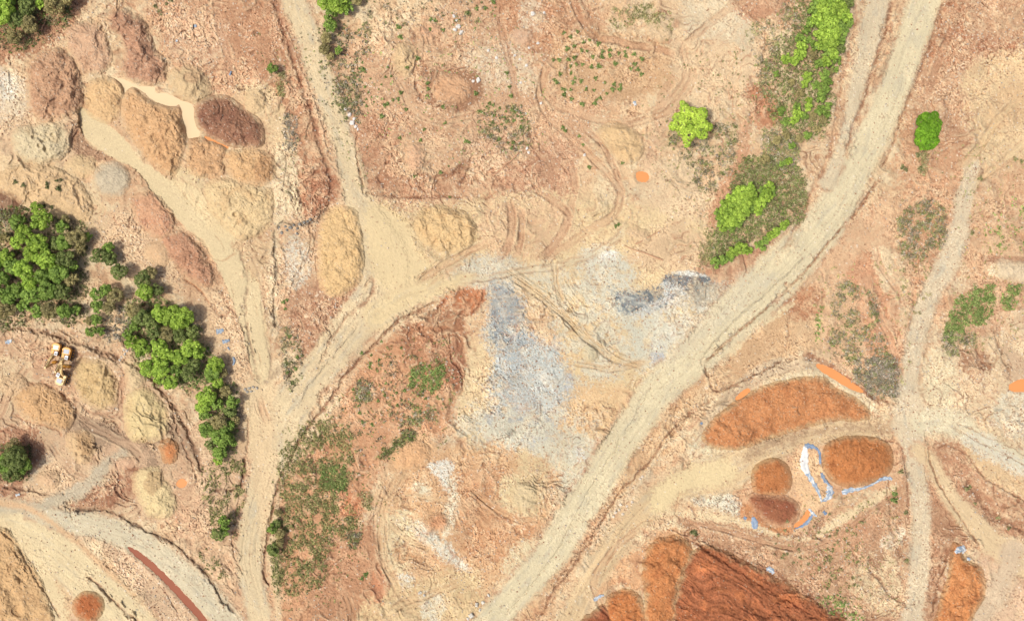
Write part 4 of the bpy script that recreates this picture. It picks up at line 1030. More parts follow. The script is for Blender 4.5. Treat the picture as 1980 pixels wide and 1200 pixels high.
heap([(432,312),(440,290),(472,288),(510,288),(530,302),(533,330),(520,356),(480,358),(447,345)], 2.4, (216,174,126), 'rough sand heap directly under the darkest brown heap', name='sand_heap', cat='sand heap', lump=.5, ls=6, cc=[([(500,295),(535,300),(530,355),(500,350)],(190,146,104))])  # shade of the right side painted as a darker patch
heap([(394,372),(408,345),(440,344),(500,360),(530,368),(531,420),(510,450),(470,466),(432,442),(402,404)], 2.6, (236,206,158), 'widest pale sand heap below the furrowed heaps', name='sand_heap', cat='sand heap', lump=.45, ls=8, col2=(222,182,132), pits=1)
heap(ell(157,320,32,24,10), 1.5, (228,196,150), 'low sandy heap touching the left side of the round grey heap', name='sand_heap', cat='sand heap', lump=.15)
heap(ell(216,347,38,37), 2.3, (204,188,162), 'round grey gravel heap left of the silt run', name='gravel_heap', cat='gravel heap', lump=.15, stone=1.3, warp=1.5)
heap([(-20,345),(20,322),(70,316),(125,330),(165,362),(182,405),(165,430),(110,425),(60,400),(10,380)], 2.0, (230,194,148), 'broad crescent sand heap with dark shrubs, above the left trees', name='sand_heap', cat='sand heap', lump=.25, stone=.8, warp=5)
heap([(252,388),(270,372),(302,375),(326,400),(342,432),(322,462),(290,456),(262,430)], 2.2, (200,152,118), 'smooth reddish brown heap below the round grey heap', col2=(188,132,104), lump=.2, stone=1.3)
heap([(308,462),(340,444),(375,460),(402,500),(417,530),(405,556),(380,552),(342,520),(320,492)], 2.6, (186,138,108), 'elongated brown heap beside the upper right edge of the silt run', col2=(160,114,88), lump=.35, stone=1.0)
heap(ell(306,490,28,24,40), 1.3, (228,188,146), 'little pale heap left of the elongated brown heap', name='sand_heap', cat='sand heap', lump=.15, stone=.6, warp=4)
heap(ell(862,442,64,46,15), 3.0, (234,198,146), 'terraced round sand heap with ridged top, in the middle above the link road', name='sand_heap', cat='sand heap', lump=.8, ls=7, col2=(220,178,126), warp=4)
heap([(620,420),(648,396),(684,402),(698,440),(706,490),(700,540),(672,568),(640,576),(617,550),(611,480)], 2.4, (232,194,140), 'long grooved sand heap on the inner side of the winding road', name='sand_heap', cat='sand heap', lump=.5, ls=8, furrow=.2)
heap(ell(874,172,40,32,5), 2.0, (216,168,128), 'smooth round tan heap beside a fallen log, upper middle', name='sand_heap', cat='sand heap', lump=.12, stone=.8, warp=1.5)
heap([(762,90),(788,80),(808,100),(800,140),(780,150),(758,130)], 1.6, (232,198,152), 'small pale sandy heap in the upper middle scrub', name='sand_heap', cat='sand heap', lump=.25, stone=.8, warp=5)
heap([(1154,255),(1180,234),(1212,240),(1240,265),(1246,298),(1228,315),(1200,317),(1175,290)], 2.2, (228,192,144), 'oblong sand heap above the round orange puddle', name='sand_heap', cat='sand heap', lump=.2, stone=.5)
heap(ell(1273,62,27,21,10), 1.6, (226,196,158), 'small cream heap ringed with shrubs, top right of middle', name='sand_heap', cat='sand heap', lump=.12, stone=.8, warp=2)
heap([(140,712),(155,692),(190,694),(215,710),(230,742),(226,780),(205,792),(172,786),(146,756)], 2.6, (212,180,130), 'olive tan heap right beside the three excavators', lump=.4, ls=7, col2=(178,146,100))
heap([(240,700),(258,692),(275,706),(282,730),(276,752),(250,760),(240,735)], 1.6, (222,194,152), 'small grey tan heap on top of the pale long heap', name='sand_heap', cat='sand heap', lump=.2)
heap([(238,775),(258,750),(288,748),(320,780),(328,820),(315,846),(285,856),(246,846)], 2.8, (234,208,154), 'pale long sand heap with a shaded side, right of the excavator pit', name='sand_heap', cat='sand heap', lump=.2, col2=(224,192,140))
heap([(22,772),(45,745),(90,742),(130,768),(148,800),(132,832),(90,826),(48,810)], 2.6, (206,164,118), 'brown olive heap below and left of the three excavators', lump=.4, ls=7, col2=(176,138,98))
heap([(125,850),(142,830),(175,835),(188,868),(172,892),(148,896)], 1.8, (226,190,144), 'small tan heap left of the muddy flow in the lower left pit', lump=.3, cc=[([(148,838),(178,836),(186,870),(165,885)],(190,152,110))])  # unlit right flank painted in as a brown patch
heap(ell(327,870,20,27,-10), 1.6, (216,142,92), 'little orange heap below the pale long sand heap', lump=.2, stone=.6)
heap([(254,925),(268,905),(305,900),(322,925),(342,960),(338,992),(318,1003),(286,998),(264,962)], 2.6, (240,214,162), 'creamy double topped heap in the lower left pit', name='sand_heap', cat='sand heap', lump=.3, ls=8, cc=[([(282,915),(318,910),(310,945),(290,950)],(200,168,124))])  # shade near the top put into the colour as a brown patch
heap([(-60,1025),(5,1018),(25,1030),(48,1070),(78,1112),(95,1165),(105,1240),(-60,1250)], 1.7, (212,172,124), 'brown sand heap at the bottom left corner', name='sand_heap', cat='sand heap', lump=.35, col2=(190,150,106), stone=.6)
heap(ell(171,1172,32,32), 2.0, (192,116,72), 'round deep orange heap beside the bottom left road', lump=.15, stone=.6, warp=2, col2=(186,102,56))
heap([(-50,1160),(10,1150),(60,1170),(80,1230),(30,1280),(-50,1270)], 1.6, (230,194,144), 'lower pale heap at the bottom left corner', name='sand_heap', cat='sand heap', lump=.3)
heap([(1355,850),(1375,812),(1412,780),(1462,750),(1532,730),(1592,727),(1612,745),(1652,765),(1682,792),(1676,814),(1600,816),(1540,834),(1480,852),(1432,870),(1385,868)], 2.2, (214,146,98), 'long crescent orange heap above the curved streaky road', lump=.3, stone=1.2, warp=3, col2=(196,126,82), group=None)
heap([(1588,880),(1600,855),(1640,841),(1692,844),(1722,860),(1728,892),(1716,920),(1680,935),(1640,943),(1610,931),(1592,908)], 3.4, (204,132,80), 'broad round orange heap next to the white plastic sheet', lump=.12, stone=.25, warp=1.2, col2=(184,112,66), slope=.7)
heap([(1451,925),(1460,898),(1490,884),(1516,890),(1532,915),(1528,948),(1500,960),(1462,956)], 2.8, (202,130,80), 'smaller orange heap merging into the dark red brown one', lump=.12, stone=.25, warp=1.5, col2=(180,108,64), slope=.7)
heap([(1442,965),(1456,950),(1490,952),(1520,956),(1540,968),(1548,985),(1541,1008),(1516,1020),(1490,1015),(1465,996)], 2.8, (150,94,66), 'dark red brown heap below the smaller orange heap', lump=.08, stone=.2, warp=1.5, col2=(150,86,62), slope=.7)
heap([(1325,1085),(1342,1058),(1385,1054),(1440,1084),(1500,1113),(1560,1150),(1620,1186),(1690,1240),(1720,1330),(1280,1330),(1296,1190),(1312,1130)], 1.7, (178,108,74), 'huge dark rust red spread of soil at the bottom edge, the largest heap of all', lump=.5, ls=11, stone=.3, warp=7, col2=(200,122,76), slope=.45, flow=25)
heap([(1240,1105),(1250,1062),(1272,1038),(1308,1034),(1335,1048),(1336,1085),(1322,1120),(1312,1160),(1306,1215),(1300,1330),(1238,1330),(1246,1160)], 2.4, (212,140,88), 'long orange ridge on the left side of the huge dark rust red spread', lump=.4, ls=9, stone=.4, warp=6, col2=(190,114,70), slope=.5, furrow=.4)
heap([(1168,1165),(1200,1137),(1232,1145),(1248,1180),(1246,1225),(1180,1230)], 2.2, (212,136,82), 'orange heap left of the huge rust red heap', lump=.2, stone=.5, col2=(200,120,70))
heap([(1110,1215),(1145,1180),(1170,1165),(1190,1200),(1190,1250),(1120,1260)], 2.2, (168,98,68), 'dark rusty heap cut by the bottom edge beside the orange heap', lump=.25, stone=.3, col2=(150,86,62))
heap([(1838,1050),(1858,1052),(1866,1075),(1895,1092),(1906,1120),(1902,1155),(1880,1200),(1840,1250),(1800,1250),(1814,1165),(1832,1110)], 2.8, (222,150,96), 'orange sand heap with rills, topped by white plastic, lower right', lump=.35, ls=7, stone=.6, col2=(204,128,80), furrow=.5)
heap(ell(795,880,40,30,-20), 1.6, (220,172,126), 'low rounded tan hill below the scrubby slope', lump=.12, stone=.6, warp=4)
heap(ell(1140,682,17,18), 1.2, (214,200,168), 'small round heap in the sand flats right of the grey rock', name='sand_heap', cat='sand heap', lump=.12, stone=.8, warp=2)
heap([(1925,500),(1980,505),(2040,520),(2040,545),(1940,542)], 1.2, (236,212,178), 'cream rubble heap at the right edge', lump=.3, stone=1.5, warp=4)
heap(ell(492,196,22,27,10), 1.5, (226,194,150), 'small tan heap between the darkest heap and the ditch', name='sand_heap', cat='sand heap', lump=.2, warp=5, stone=.6)
heap(ell(803,305,23,32,10), 1.4, (222,178,142), 'pale pink mound standing in the red hollow', lump=.2, warp=6, stone=1.0)
heap(ell(95,926,23,20,0), 1.4, (224,186,148), 'little mound at the end of the grey stony wash', lump=.2, warp=4, stone=.6)
heap(ell(238,897,30,15,-15), 1.1, (226,184,150), 'flat pinkish mound beside the muddy flow', lump=.15, warp=5, stone=.4)
heap(ell(28,745,30,24,20), 1.4, (220,184,144), 'low tan mound at the left edge below the excavators', lump=.3, warp=6, stone=.8)
heap(ell(1012,958,27,30,0), 1.3, (228,204,162), 'pale mound between the white rubble and the widest road', name='sand_heap', cat='sand heap', lump=.2, warp=5, stone=.8)
heap(ell(1008,72,24,20,0), 1.0, (222,182,150), 'low stony mound at the top of the rubble field', lump=.3, warp=6, stone=1.5)
heap(ell(830,62,26,18,0), 1.1, (218,170,134), 'low mound beside the white boulders near the top', lump=.3, warp=6, stone=1.0)
heap(ell(1232,455,30,18,20), 1.0, (230,196,156), 'flat sandy mound above the two thin logs', name='sand_heap', cat='sand heap', lump=.2, warp=6, stone=.5)
heap(ell(845,1010,24,20,0), 1.2, (216,158,116), 'orange brown mound inside the curved lower lane', lump=.25, warp=6, stone=.7)

# ------------------------------------------------------------------ trees
def quads(cent, nrm, size, rs, aspect=1.0):
    """one small leaf-clump quad per point"""
    n = len(cent)
    r = rs.normal(size=(n, 3)); t = np.cross(nrm, r); t /= np.linalg.norm(t, axis=1)[:, None] + 1e-9
    b = np.cross(nrm, t)
    s = (size * rs.uniform(0.6, 1.35, n))[:, None]
    t = t * s; b = b * s * aspect
    bend = nrm * s * 0.35
    V = np.stack([cent - t - b * .4 - bend * rs.uniform(0, 1, (n, 1)), cent + b * .1 - b - bend * .3, cent + t + b * .2 - bend * rs.uniform(0, 1, (n, 1)), cent + b], 1).reshape(-1, 3)
    F = np.arange(n * 4).reshape(n, 4)
    return V, F

KINDS = {   # top colour, under colour of the leaves
    'bright': ((164, 198, 84), (96, 130, 48)),
    'mid': ((138, 170, 80), (80, 110, 48)),
    'dark': ((122, 140, 78), (84, 102, 56)),
    'olive': ((154, 150, 100), (112, 112, 76)),
    'lime': ((174, 204, 84), (118, 156, 52)),
    'round': ((116, 164, 46), (70, 112, 28)),
}
def crown_mesh(R, kind, seed, nl=12, flat=0.75, leaf=0.24, dens=34, arms=0):
    rs = np.random.default_rng(seed)
    lobes = []
    nl = int(nl * 1.35)
    for i in range(nl):
        a = 2.4 * i + rs.uniform(-.5, .5); r = R * 0.72 * math.sqrt((i + .3) / nl)
        lobes.append((r * math.cos(a), r * math.sin(a), R * flat * (1.15 - 0.75 * (r / R) ** 2) * rs.uniform(.6, 1.2) - R * .15, R * rs.uniform(.19, .33)))
    if arms:
        for i in range(arms):
            a = i * 6.283 / arms + rs.uniform(-.3, .3)
            ln = rs.uniform(.55, 1.15)
            for q in (0.6 * ln, .85 * ln, 1.1 * ln):
                lobes.append((R * q * math.cos(a + .1 * q), R * q * math.sin(a), R * flat * rs.uniform(.4, .7), R * .3 * (1.45 - q) + .12 * R))
    for i in range(max(4, nl // 2)):     # lower skirt lobes
        a = rs.uniform(0, 6.28); lobes.append((R * .62 * math.cos(a), R * .62 * math.sin(a), R * .25 * rs.uniform(.5, 1.3), R * rs.uniform(.22, .34)))
    cs, ns, ks = [], [], []
    for k, (x, y, z, r) in enumerate(lobes):
        n = int(dens * r * r * 12.6 / 2.2)
        d = rs.normal(size=(n, 3)); d /= np.linalg.norm(d, axis=1)[:, None]
        d = d[d[:, 2] > -0.45]
        rad = r * (1 - 0.22 * rs.random(len(d)) ** 2 + 0.10 * np.sin(d[:, 0] * 7 + k) * np.cos(d[:, 1] * 8 - k))
        p = np.array([x, y, z]) + d * rad[:, None] * np.array([1, 1, .8])
        ok = np.ones(len(p), bool)
        for j, (x2, y2, z2, r2) in enumerate(lobes):
            if j != k: ok &= np.linalg.norm((p - np.array([x2, y2, z2])) / np.array([1, 1, .8]), axis=1) > r2 * .8
        cs.append(p[ok]); ns.append(d[ok]); ks.append(np.full(ok.sum(), k))
    c = np.concatenate(cs); n = np.concatenate(ns); kk = np.concatenate(ks)
    n = n + rs.normal(size=n.shape) * .45 + np.array([0, 0, .25]); n /= np.linalg.norm(n, axis=1)[:, None]
    V, F = quads(c, n, leaf, rs)
    top, und = lin(KINDS[kind][0]), lin(KINDS[kind][1])
    lobev = rs.uniform(0, 1, len(lobes))[kk]
    f = np.clip(0.55 * rs.random(len(c)) + 0.5 * lobev, 0, 1)[:, None]
    col = und + (top - und) * f
    col *= 1.72 * rs.uniform(.8, 1.2, (len(c), 1)) * np.array([1.12, 1.0, 1.0])
    return V, F, np.repeat(col, 4, 0)

def tube(P, rads, n=7):
    """tapered limb through points"""
    P = np.array(P, float); V = []; F = []
    for i, p in enumerate(P):
        d = P[min(i + 1, len(P) - 1)] - P[max(i - 1, 0)]; d /= np.linalg.norm(d) + 1e-9
        a = np.cross(d, [0.3, 1, 0.2]); a /= np.linalg.norm(a); b = np.cross(d, a)
        for k in range(n):
            t = 2 * math.pi * k / n
            V.append(p + rads[i] * (a * math.cos(t) + b * math.sin(t)))
    for i in range(len(P) - 1):
        for k in range(n):
            F.append((i * n + k, i * n + (k + 1) % n, (i + 1) * n + (k + 1) % n, (i + 1) * n + k))
    V.append(P[0]); V.append(P[-1]); a, b = len(V) - 2, len(V) - 1
    return V, F, a, b, n

def tubes_obj(name, specs, mat, parent=None, link=True):
    me = bpy.data.meshes.new(name); V = []; F = []
    for P, rads in specs:
        v, f, a, b, n = tube(P, rads); o = len(V)
        V += [tuple(q) for q in v]; F += [tuple(i + o for i in q) for q in f]
        F.append(tuple(o + i for i in reversed(range(n)))); m = len(P) - 1
        F.append(tuple(o + m * n + i for i in range(n)))
        V_used = True
    me.from_pydata(V, [], F); me.update(); me.materials.append(mat)
    o = bpy.data.objects.new(name, me)
    if link: C.objects.link(o)
    if parent: o.parent = parent
    return o

PROTO = {}
def proto(kind, size, var):
    key = (kind, size, var)
    if key in PROTO: return PROTO[key]
    R = {'s': 2.0, 'm': 3.1, 'l': 4.4}[size]
    seed = sum(ord(c_) for c_ in kind) * 31 + {'s': 1, 'm': 2, 'l': 3}[size] * 7 + var
    if kind == 'lime': V, F, c = crown_mesh(R, kind, seed, nl=13, flat=.5, leaf=.25, dens=28, arms=7)
    elif kind == 'round': V, F, c = crown_mesh(R, kind, seed, nl=22, flat=.8, leaf=.2, dens=52)
    elif kind in ('dark', 'olive'): V, F, c = crown_mesh(R, kind, seed, nl=11, flat=.7, leaf=.25, dens=26)
    else: V, F, c = crown_mesh(R, kind, seed, nl={'s': 7, 'm': 11, 'l': 17}[size], flat=.8)
    cr = mesh_np('crown', V, F, np.clip(c, .004, .9), M_LEAF, link=False)
    rs = np.random.default_rng(seed)
    hh = R * .9
    specs = [([(0, 0, -hh * 1.6), (.08, .05, -hh * .6), (.05, -.06, R * .2), (0, 0, R * .6)], [.075 * R, .055 * R, .04 * R, .015 * R])]
    for q in range(5):
        a = q * 1.26 + rs.uniform(-.3, .3); z0 = -hh * .5 + q * .1 * R
        specs.append(([(0, 0, z0), (R * .3 * math.cos(a), R * .3 * math.sin(a), z0 + R * .35), (R * .6 * math.cos(a), R * .6 * math.sin(a), z0 + R * .75)], [.035 * R, .024 * R, .01 * R]))
    tr = tubes_obj('trunk', specs, M_BARK, link=False)
    PROTO[key] = (cr, tr, R)
    return PROTO[key]

def add_tree(u, v, rpx, kind, label, group, name='tree', cat='tree'):
    rm = rpx * S
    size = 's' if rm < 2.5 else ('m' if rm < 3.7 else 'l')
    cr, tr, R = proto(kind, size, random.randrange(3))
    sc = rm / R * 1.04
    g = top_z(u, v)
    zc = g + R * sc * .9 * 1.15
    x, y = world_xy(u, v, zc)
    root = empty(name, (x, y, g), random.uniform(0, 6.28))
    for src in (cr, tr):
        c = src.copy(); C.objects.link(c); c.parent = root
        c.location = (0, 0, zc - g); c.scale = (sc * random.uniform(.93, 1.07), sc * random.uniform(.93, 1.07), sc)
    tag(root, label, cat, group)
    return root

B, MI, D, O = 'bright', 'mid', 'dark', 'olive'
ordw = ['first','second','third','fourth','fifth','sixth','seventh','eighth','ninth','tenth','eleventh','twelfth','thirteenth','fourteenth','fifteenth','sixteenth','seventeenth','eighteenth','nineteenth','twentieth','twenty-first','twenty-second','twenty-third','twenty-fourth','twenty-fifth','twenty-sixth','twenty-seventh','twenty-eighth','twenty-ninth','thirtieth','thirty-first','thirty-second','thirty-third','thirty-fourth']
look = {B: 'bright green', MI: 'mid green', D: 'dark green', O: 'dull olive green', 'lime': 'lime green', 'round': 'vivid green'}
def grove(lst, place, group, name='tree', cat='tree', recol=False):
    if recol:   # a third of the dark crowns stay dark, the others are duller greens
        q_ = [0]
        def f_(k):
            if k != D: return k
            q_[0] += 1
            return (MI, O, MI, D)[q_[0] % 4]
        lst = [(a, b, c, f_(k)) for a, b, c, k in lst]
    lst = sorted(lst, key=lambda t: (t[1], t[0]))
    cnt = {}
    for t in lst: cnt[t[3]] = cnt.get(t[3], 0) + 1
    seen = {}
    for u, v, r, k in lst:
        i = seen.get(k, 0); seen[k] = i + 1
        if cnt[k] == 1: lab = 'only %s %s %s' % (look[k], cat, place)
        elif i == 0: lab = 'topmost %s %s %s' % (look[k], cat, place)
        elif i == cnt[k] - 1: lab = 'lowest %s %s %s' % (look[k], cat, place)
        else: lab = '%s %s %s from the top %s' % (ordw[i], look[k], cat, place)
        add_tree(u, v, r, k, lab, group, name, cat)

grove([(85,425,22,B),(72,402,13,B),(38,430,17,MI),(50,452,20,B),(35,468,15,B),(78,470,20,B),(62,490,17,B),(14,497,17,B),(28,515,17,MI),(92,500,22,B),(105,515,15,B),(48,520,20,B),(62,545,20,B),(40,560,17,MI),(85,535,16,MI),
       (20,570,20,MI),(65,570,19,MI),(22,595,16,D),(125,470,16,D),(130,500,20,D),(118,530,20,D),(140,540,15,D),(95,562,20,D),(122,565,18,D),(145,515,12,D),(75,600,15,MI),(100,600,18,D),(128,602,16,D),(148,600,11,MI),(122,438,14,MI),(110,470,14,D),(5,540,18,D),(8,600,16,D),(50,590,14,D),(-15,510,24,MI),(-10,570,22,D),(10,460,14,O)],
      'of the grove at the left edge', 'trees of the grove at the left edge', recol=True)
grove([(150,460,20,O),(172,458,10,MI),(158,480,13,O),(128,425,10,O)], 'on the fringe of the left grove', 'bushes on the fringe of the left grove', 'bush', 'bush')
grove([(212,480,14,MI),(195,495,17,D),(215,500,14,D),(233,525,18,D),(190,568,14,MI),(207,560,14,MI),(225,572,18,O),(190,592,14,MI),(213,595,14,O),(188,618,12,MI),(178,640,12,MI),(198,640,10,MI),(175,620,10,O)],
      'of the loose row beside the left grove', 'trees in the loose row right of the left grove')
grove([(283,563,17,B),(278,540,18,D),(292,528,14,O),(305,560,13,D),(262,600,17,O),(275,612,18,D),(290,620,16,D),(310,605,17,B),(335,610,20,B),(356,613,22,B),(345,628,16,B),(262,632,12,MI),(300,640,17,D),(325,645,17,O),(350,648,16,D),(372,640,14,D),
       (258,662,15,B),(278,672,18,B),(310,670,17,B),(308,690,15,B),(332,685,15,B),(352,690,17,B),(372,672,20,B),(386,680,14,B),(288,712,17,B),(315,712,19,B),(308,728,14,B),(332,738,16,B),(345,715,14,MI),(365,722,17,D),(375,705,14,D),(250,645,12,MI)],
      'of the grove beside the silt run', 'trees of the dense grove left of the silt run')
grove([(418,705,18,B),(412,720,16,MI),(420,738,15,B),(432,720,10,D),(403,765,20,B),(396,785,17,B),(437,757,13,O),(420,780,13,MI),(452,775,14,D),(445,795,13,D),(402,830,17,D),(425,815,18,D),(440,822,15,MI),(430,845,20,D),(448,850,14,MI),(412,858,14,D),(428,872,16,MI),(424,888,11,B),(398,800,14,D),(455,810,11,O)],
      'of the string beside the road junction', 'trees in the string beside the road junction', recol=True)
grove([(30,885,26,D),(12,895,22,MI),(48,898,18,MI),(25,912,20,D),(30,860,16,O)], 'of the lower left edge clump', 'bushes of the clump at the lower left edge', 'bush', 'bush')
grove([(436,1008,14,MI),(424,1030,16,D),(437,1026,11,MI)], 'of the small group by the lower winding road', 'bushes on the bank by the lower winding road', 'bush', 'bush')
grove([(527,1020,12,MI),(535,1012,9,D),(542,1030,10,O),(528,1060,13,D),(532,1066,9,MI),(540,1050,11,O),(538,990,8,O)], 'at the foot of the grassy hill', 'bushes at the foot of the grassy hill', 'bush', 'bush')
grove([(10,25,26,B),(-15,5,24,MI),(22,-8,22,MI),(35,40,20,D),(55,15,18,D),(85,8,14,B),(108,12,22,O),(60,50,18,O),(30,70,16,O),(130,-5,20,O)], 'of the top left corner clump', 'trees of the clump at the top left corner')
add_tree(528, 133, 11, 'mid', 'lone small round bush beside the top of the winding road', None, 'bush', 'bush')
grove([(632,5,18,B),(655,8,22,B),(672,18,15,MI),(640,32,14,MI),(640,52,14,MI),(632,75,12,O),(628,95,12,O),(655,98,9,MI),(640,110,9,O),(690,0,12,O)], 'in the top thicket by the winding road', 'trees in the thicket at the top')
grove([(1595,20,20,B),(1580,40,15,B),(1617,18,18,B),(1630,32,16,B),(1600,50,18,B),(1618,48,14,MI),(1585,65,15,B),(1608,68,16,B),(1588,85,15,B),(1603,88,16,B),(1628,60,13,MI),(1622,78,13,MI),(1550,90,12,B),(1546,105,13,B),(1520,115,11,B),(1534,119,10,B),(1558,60,10,MI),(1560,78,10,MI),(1608,105,13,B),(1597,120,12,B),(1590,0,16,B),(1612,-15,20,MI),(1570,105,10,O),(1640,8,12,D),(1625,95,10,D),(1572,25,13,MI),(1565,45,12,MI),(1600,35,15,B),(1612,58,14,B),(1596,100,13,MI),(1575,90,12,MI),(1618,118,10,MI),(1582,125,10,MI),(1545,75,10,MI),(1640,45,11,MI),(1612,135,9,MI),(1605,0,17,B),(1576,5,14,MI)],
      'of the bright grove beside the gravel track', 'trees of the bright grove at the top right')
grove([(1560,150,12,B),(1554,164,8,B),(1592,145,12,MI),(1590,175,13,MI),(1600,160,10,MI),(1500,143,7,MI),(1563,195,8,B),(1562,208,9,B),(1542,220,11,B),(1534,232,10,B),(1510,216,10,MI),(1518,237,10,MI),(1584,215,11,MI),(1590,232,9,O),(1580,250,9,O),(1525,312,8,B),(1512,316,8,MI),(1478,308,11,O),(1585,190,12,MI),(1600,205,9,MI),(1575,165,10,MI),(1606,140,9,O),(1594,162,10,MI),(1540,205,9,MI),(1555,225,9,MI),(1570,225,9,O),(1598,222,9,MI),(1530,282,9,MI),(1546,268,9,O),(1502,272,9,O),(1560,262,9,MI),(1520,262,10,O),(1548,180,9,O),(1530,160,8,O)],
      'in the scrub below the bright grove', 'bushes in the open scrub below the bright grove', 'bush', 'bush')
grove([(1430,372,14,B),(1447,368,14,B),(1485,362,13,B),(1480,380,14,B),(1492,372,10,MI),(1415,385,14,B),(1402,400,15,B),(1420,400,17,B),(1440,390,16,B),(1458,395,13,B),(1400,420,15,B),(1418,422,17,B),(1436,412,15,B),(1396,438,11,B),(1412,440,10,MI),(1464,408,10,B),(1408,412,14,MI),(1428,398,15,B),(1450,380,14,B),(1432,385,14,B),(1470,392,12,B),(1472,370,11,MI),(1410,430,13,B),(1426,430,12,MI),(1448,402,12,MI),(1392,425,11,MI),(1388,410,9,MI)],
      'of the broad thicket by the widest road', 'bushes in the broad bright thicket')
grove([(1384,508,12,MI),(1398,502,11,MI),(1416,488,12,B),(1410,498,10,MI),(1433,480,14,B),(1446,484,10,B),(1466,474,10,MI),(1478,466,10,MI),(1490,456,10,B),(1500,448,9,B),(1512,438,9,B),(1521,431,7,B),(1474,480,8,MI)],
      'of the row along the widest road', 'bushes in the row on the bank edge', 'bush', 'bush')
add_tree(1334, 240, 33, 'lime', 'yellowish lime green tree with straggling outline standing alone in the scrub', None)
add_tree(1792, 243, 25, 'round', 'upper vivid green crown of the lone pair right of the widest road', 'lone pair of round trees')
add_tree(1788, 267, 25, 'round', 'lower vivid green crown of the lone pair right of the widest road', 'lone pair of round trees')

# ------------------------------------------------------------------ scrub and low cover that nobody could count
def inside_pts(pts, n, rs):
    P = np.array(pts, float)
    out = np.zeros((0, 2))
    while len(out) < n:
        q = rs.uniform(P.min(0), P.max(0), (n * 2, 2)).astype(f32)
        sd = poly_sd(pts, q[:, 0], q[:, 1], 3) + 7 * fbm(q[:, 0], q[:, 1], 30, 2, 77)
        out = np.concatenate([out, q[sd + 14 * rs.random(len(q)) ** 2 - 5 + 5 * fbm(q[:, 0], q[:, 1], 11, 2, 79) < 0]])
    return out[:n]
SC = {
    'olive': [(164, 156, 106), (144, 144, 92), (176, 168, 124)],
    'green': [(138, 158, 90), (118, 142, 74), (160, 174, 104)],
    'grey': [(186, 174, 156), (164, 154, 138), (146, 142, 116)],
    'mix': [(160, 156, 110), (138, 146, 88), (182, 170, 150), (136, 128, 100)],
    'straw': [(176, 170, 112), (156, 156, 98), (140, 144, 92)],
    'dark': [(136, 138, 90), (112, 122, 72), (150, 150, 108), (128, 112, 84), (120, 138, 70)],
}
def cover(pts, n, pal, label, r=(.5, 1.1), gap=0.0, lean=None, leaves=16, leaf=.17, name='scrub'):
    s = nseed(); rs = np.random.default_rng(s)
    q = inside_pts(pts, n, rs)
    if gap > 0: q = q[fbm(q[:, 0].astype(f32), q[:, 1].astype(f32), 24, 2, s) + rs.uniform(-.25, .25, len(q)) > gap - .45]
    u, v = q[:, 0].astype(f32), q[:, 1].astype(f32)
    z = interp_arr(Zb, u, v); k = S * (H - z) / H
    base = np.stack([(u - CX) * k, (CY - v) * k, z], 1)
    n = len(q); R = r[0] * .7 + (r[1] * 1.35 - r[0] * .7) * rs.random(n) ** 1.7
    d = rs.normal(size=(n, leaves, 3)); d[..., 2] = np.abs(d[..., 2]) * .9 + .1; d /= np.linalg.norm(d, axis=2)[..., None]
    rad = R[:, None] * rs.uniform(.6, 1, (n, leaves))
    c = base[:, None, :] + d * rad[..., None] * np.array([1, 1, .8])
    if lean is not None: c = c + (rs.uniform(-1, 1, (n, leaves, 1)) * R[:, None, None] * .9) * np.array([lean[0], lean[1], 0])
    nr = d + rs.normal(size=d.shape) * .5; nr /= np.linalg.norm(nr, axis=2)[..., None]
    V, F = quads(c.reshape(-1, 3), nr.reshape(-1, 3), leaf, rs)
    cols = np.array([lin(x) for x in SC[pal]])
    pick = 1.4 * cols[rs.integers(0, len(cols), n)] * rs.uniform(.6, 1.35, (n, 1))
    col = np.repeat(pick, leaves, 0) * rs.uniform(.75, 1.25, (n * leaves, 1))
    o = mesh_np(name, V, F, np.clip(np.repeat(col, 4, 0), .004, .9), M_DRY)
    tag(o, label, None, None, 'stuff')
cover([(1560,-60),(1650,-60),(1640,30),(1610,130),(1605,200),(1590,270),(1540,270),(1500,240),(1480,200),(1470,170),(1490,110),(1530,60),(1540,20)], 2300, 'dark', 'dark olive scrub under the bright grove')
cover([(1470,250),(1540,270),(1545,310),(1500,330),(1480,300)], 420, 'mix', 'grey leafless scrub below the grove')
cover([(1480,300),(1530,310),(1560,360),(1555,410),(1510,440),(1440,470),(1390,500),(1370,480),(1390,440),(1420,350),(1440,300)], 2300, 'dark', 'dense dark olive scrub beside the widest road')
cover([(1300,225),(1370,210),(1400,230),(1430,260),(1420,300),(1400,350),(1360,370),(1330,320),(1290,270)], 900, 'mix', 'patchy grey olive scrub around the lime tree', gap=.35)
cover([(1440,60),(1500,30),(1530,-20),(1560,-40),(1540,60),(1500,110),(1475,200),(1455,200),(1460,110)], 500, 'mix', 'thin olive scrub at the grove edge', gap=.4)
cover([(1370,440),(1400,500),(1380,520),(1350,510),(1360,460)], 160, 'olive', 'small olive scrub at the end of the bank', gap=.2)
cover([(1735,390),(1800,385),(1830,420),(1825,470),(1790,500),(1750,500),(1735,450)], 760, 'mix', 'grey and olive thicket between the track and road', gap=.3)
cover([(1740,500),(1800,500),(1790,610),(1760,600)], 110, 'olive', 'sparse tufts beside the stony track', gap=.4, r=(.3,.6))
cover([(1620,545),(1660,545),(1700,600),(1700,640),(1720,680),(1735,750),(1725,770),(1690,760),(1650,720),(1620,690),(1600,650),(1610,590)], 1100, 'mix', 'grey olive scrub in the triangle of tracks', gap=.35)
cover([(1650,690),(1730,690),(1738,765),(1700,760),(1660,735)], 520, 'grey', 'grey scrub thicket in the lower corner of the triangle', gap=.1)
cover([(1575,590),(1590,590),(1592,660),(1575,650)], 60, 'green', 'thin green strip on the tan bench', r=(.3,.6), gap=.3)
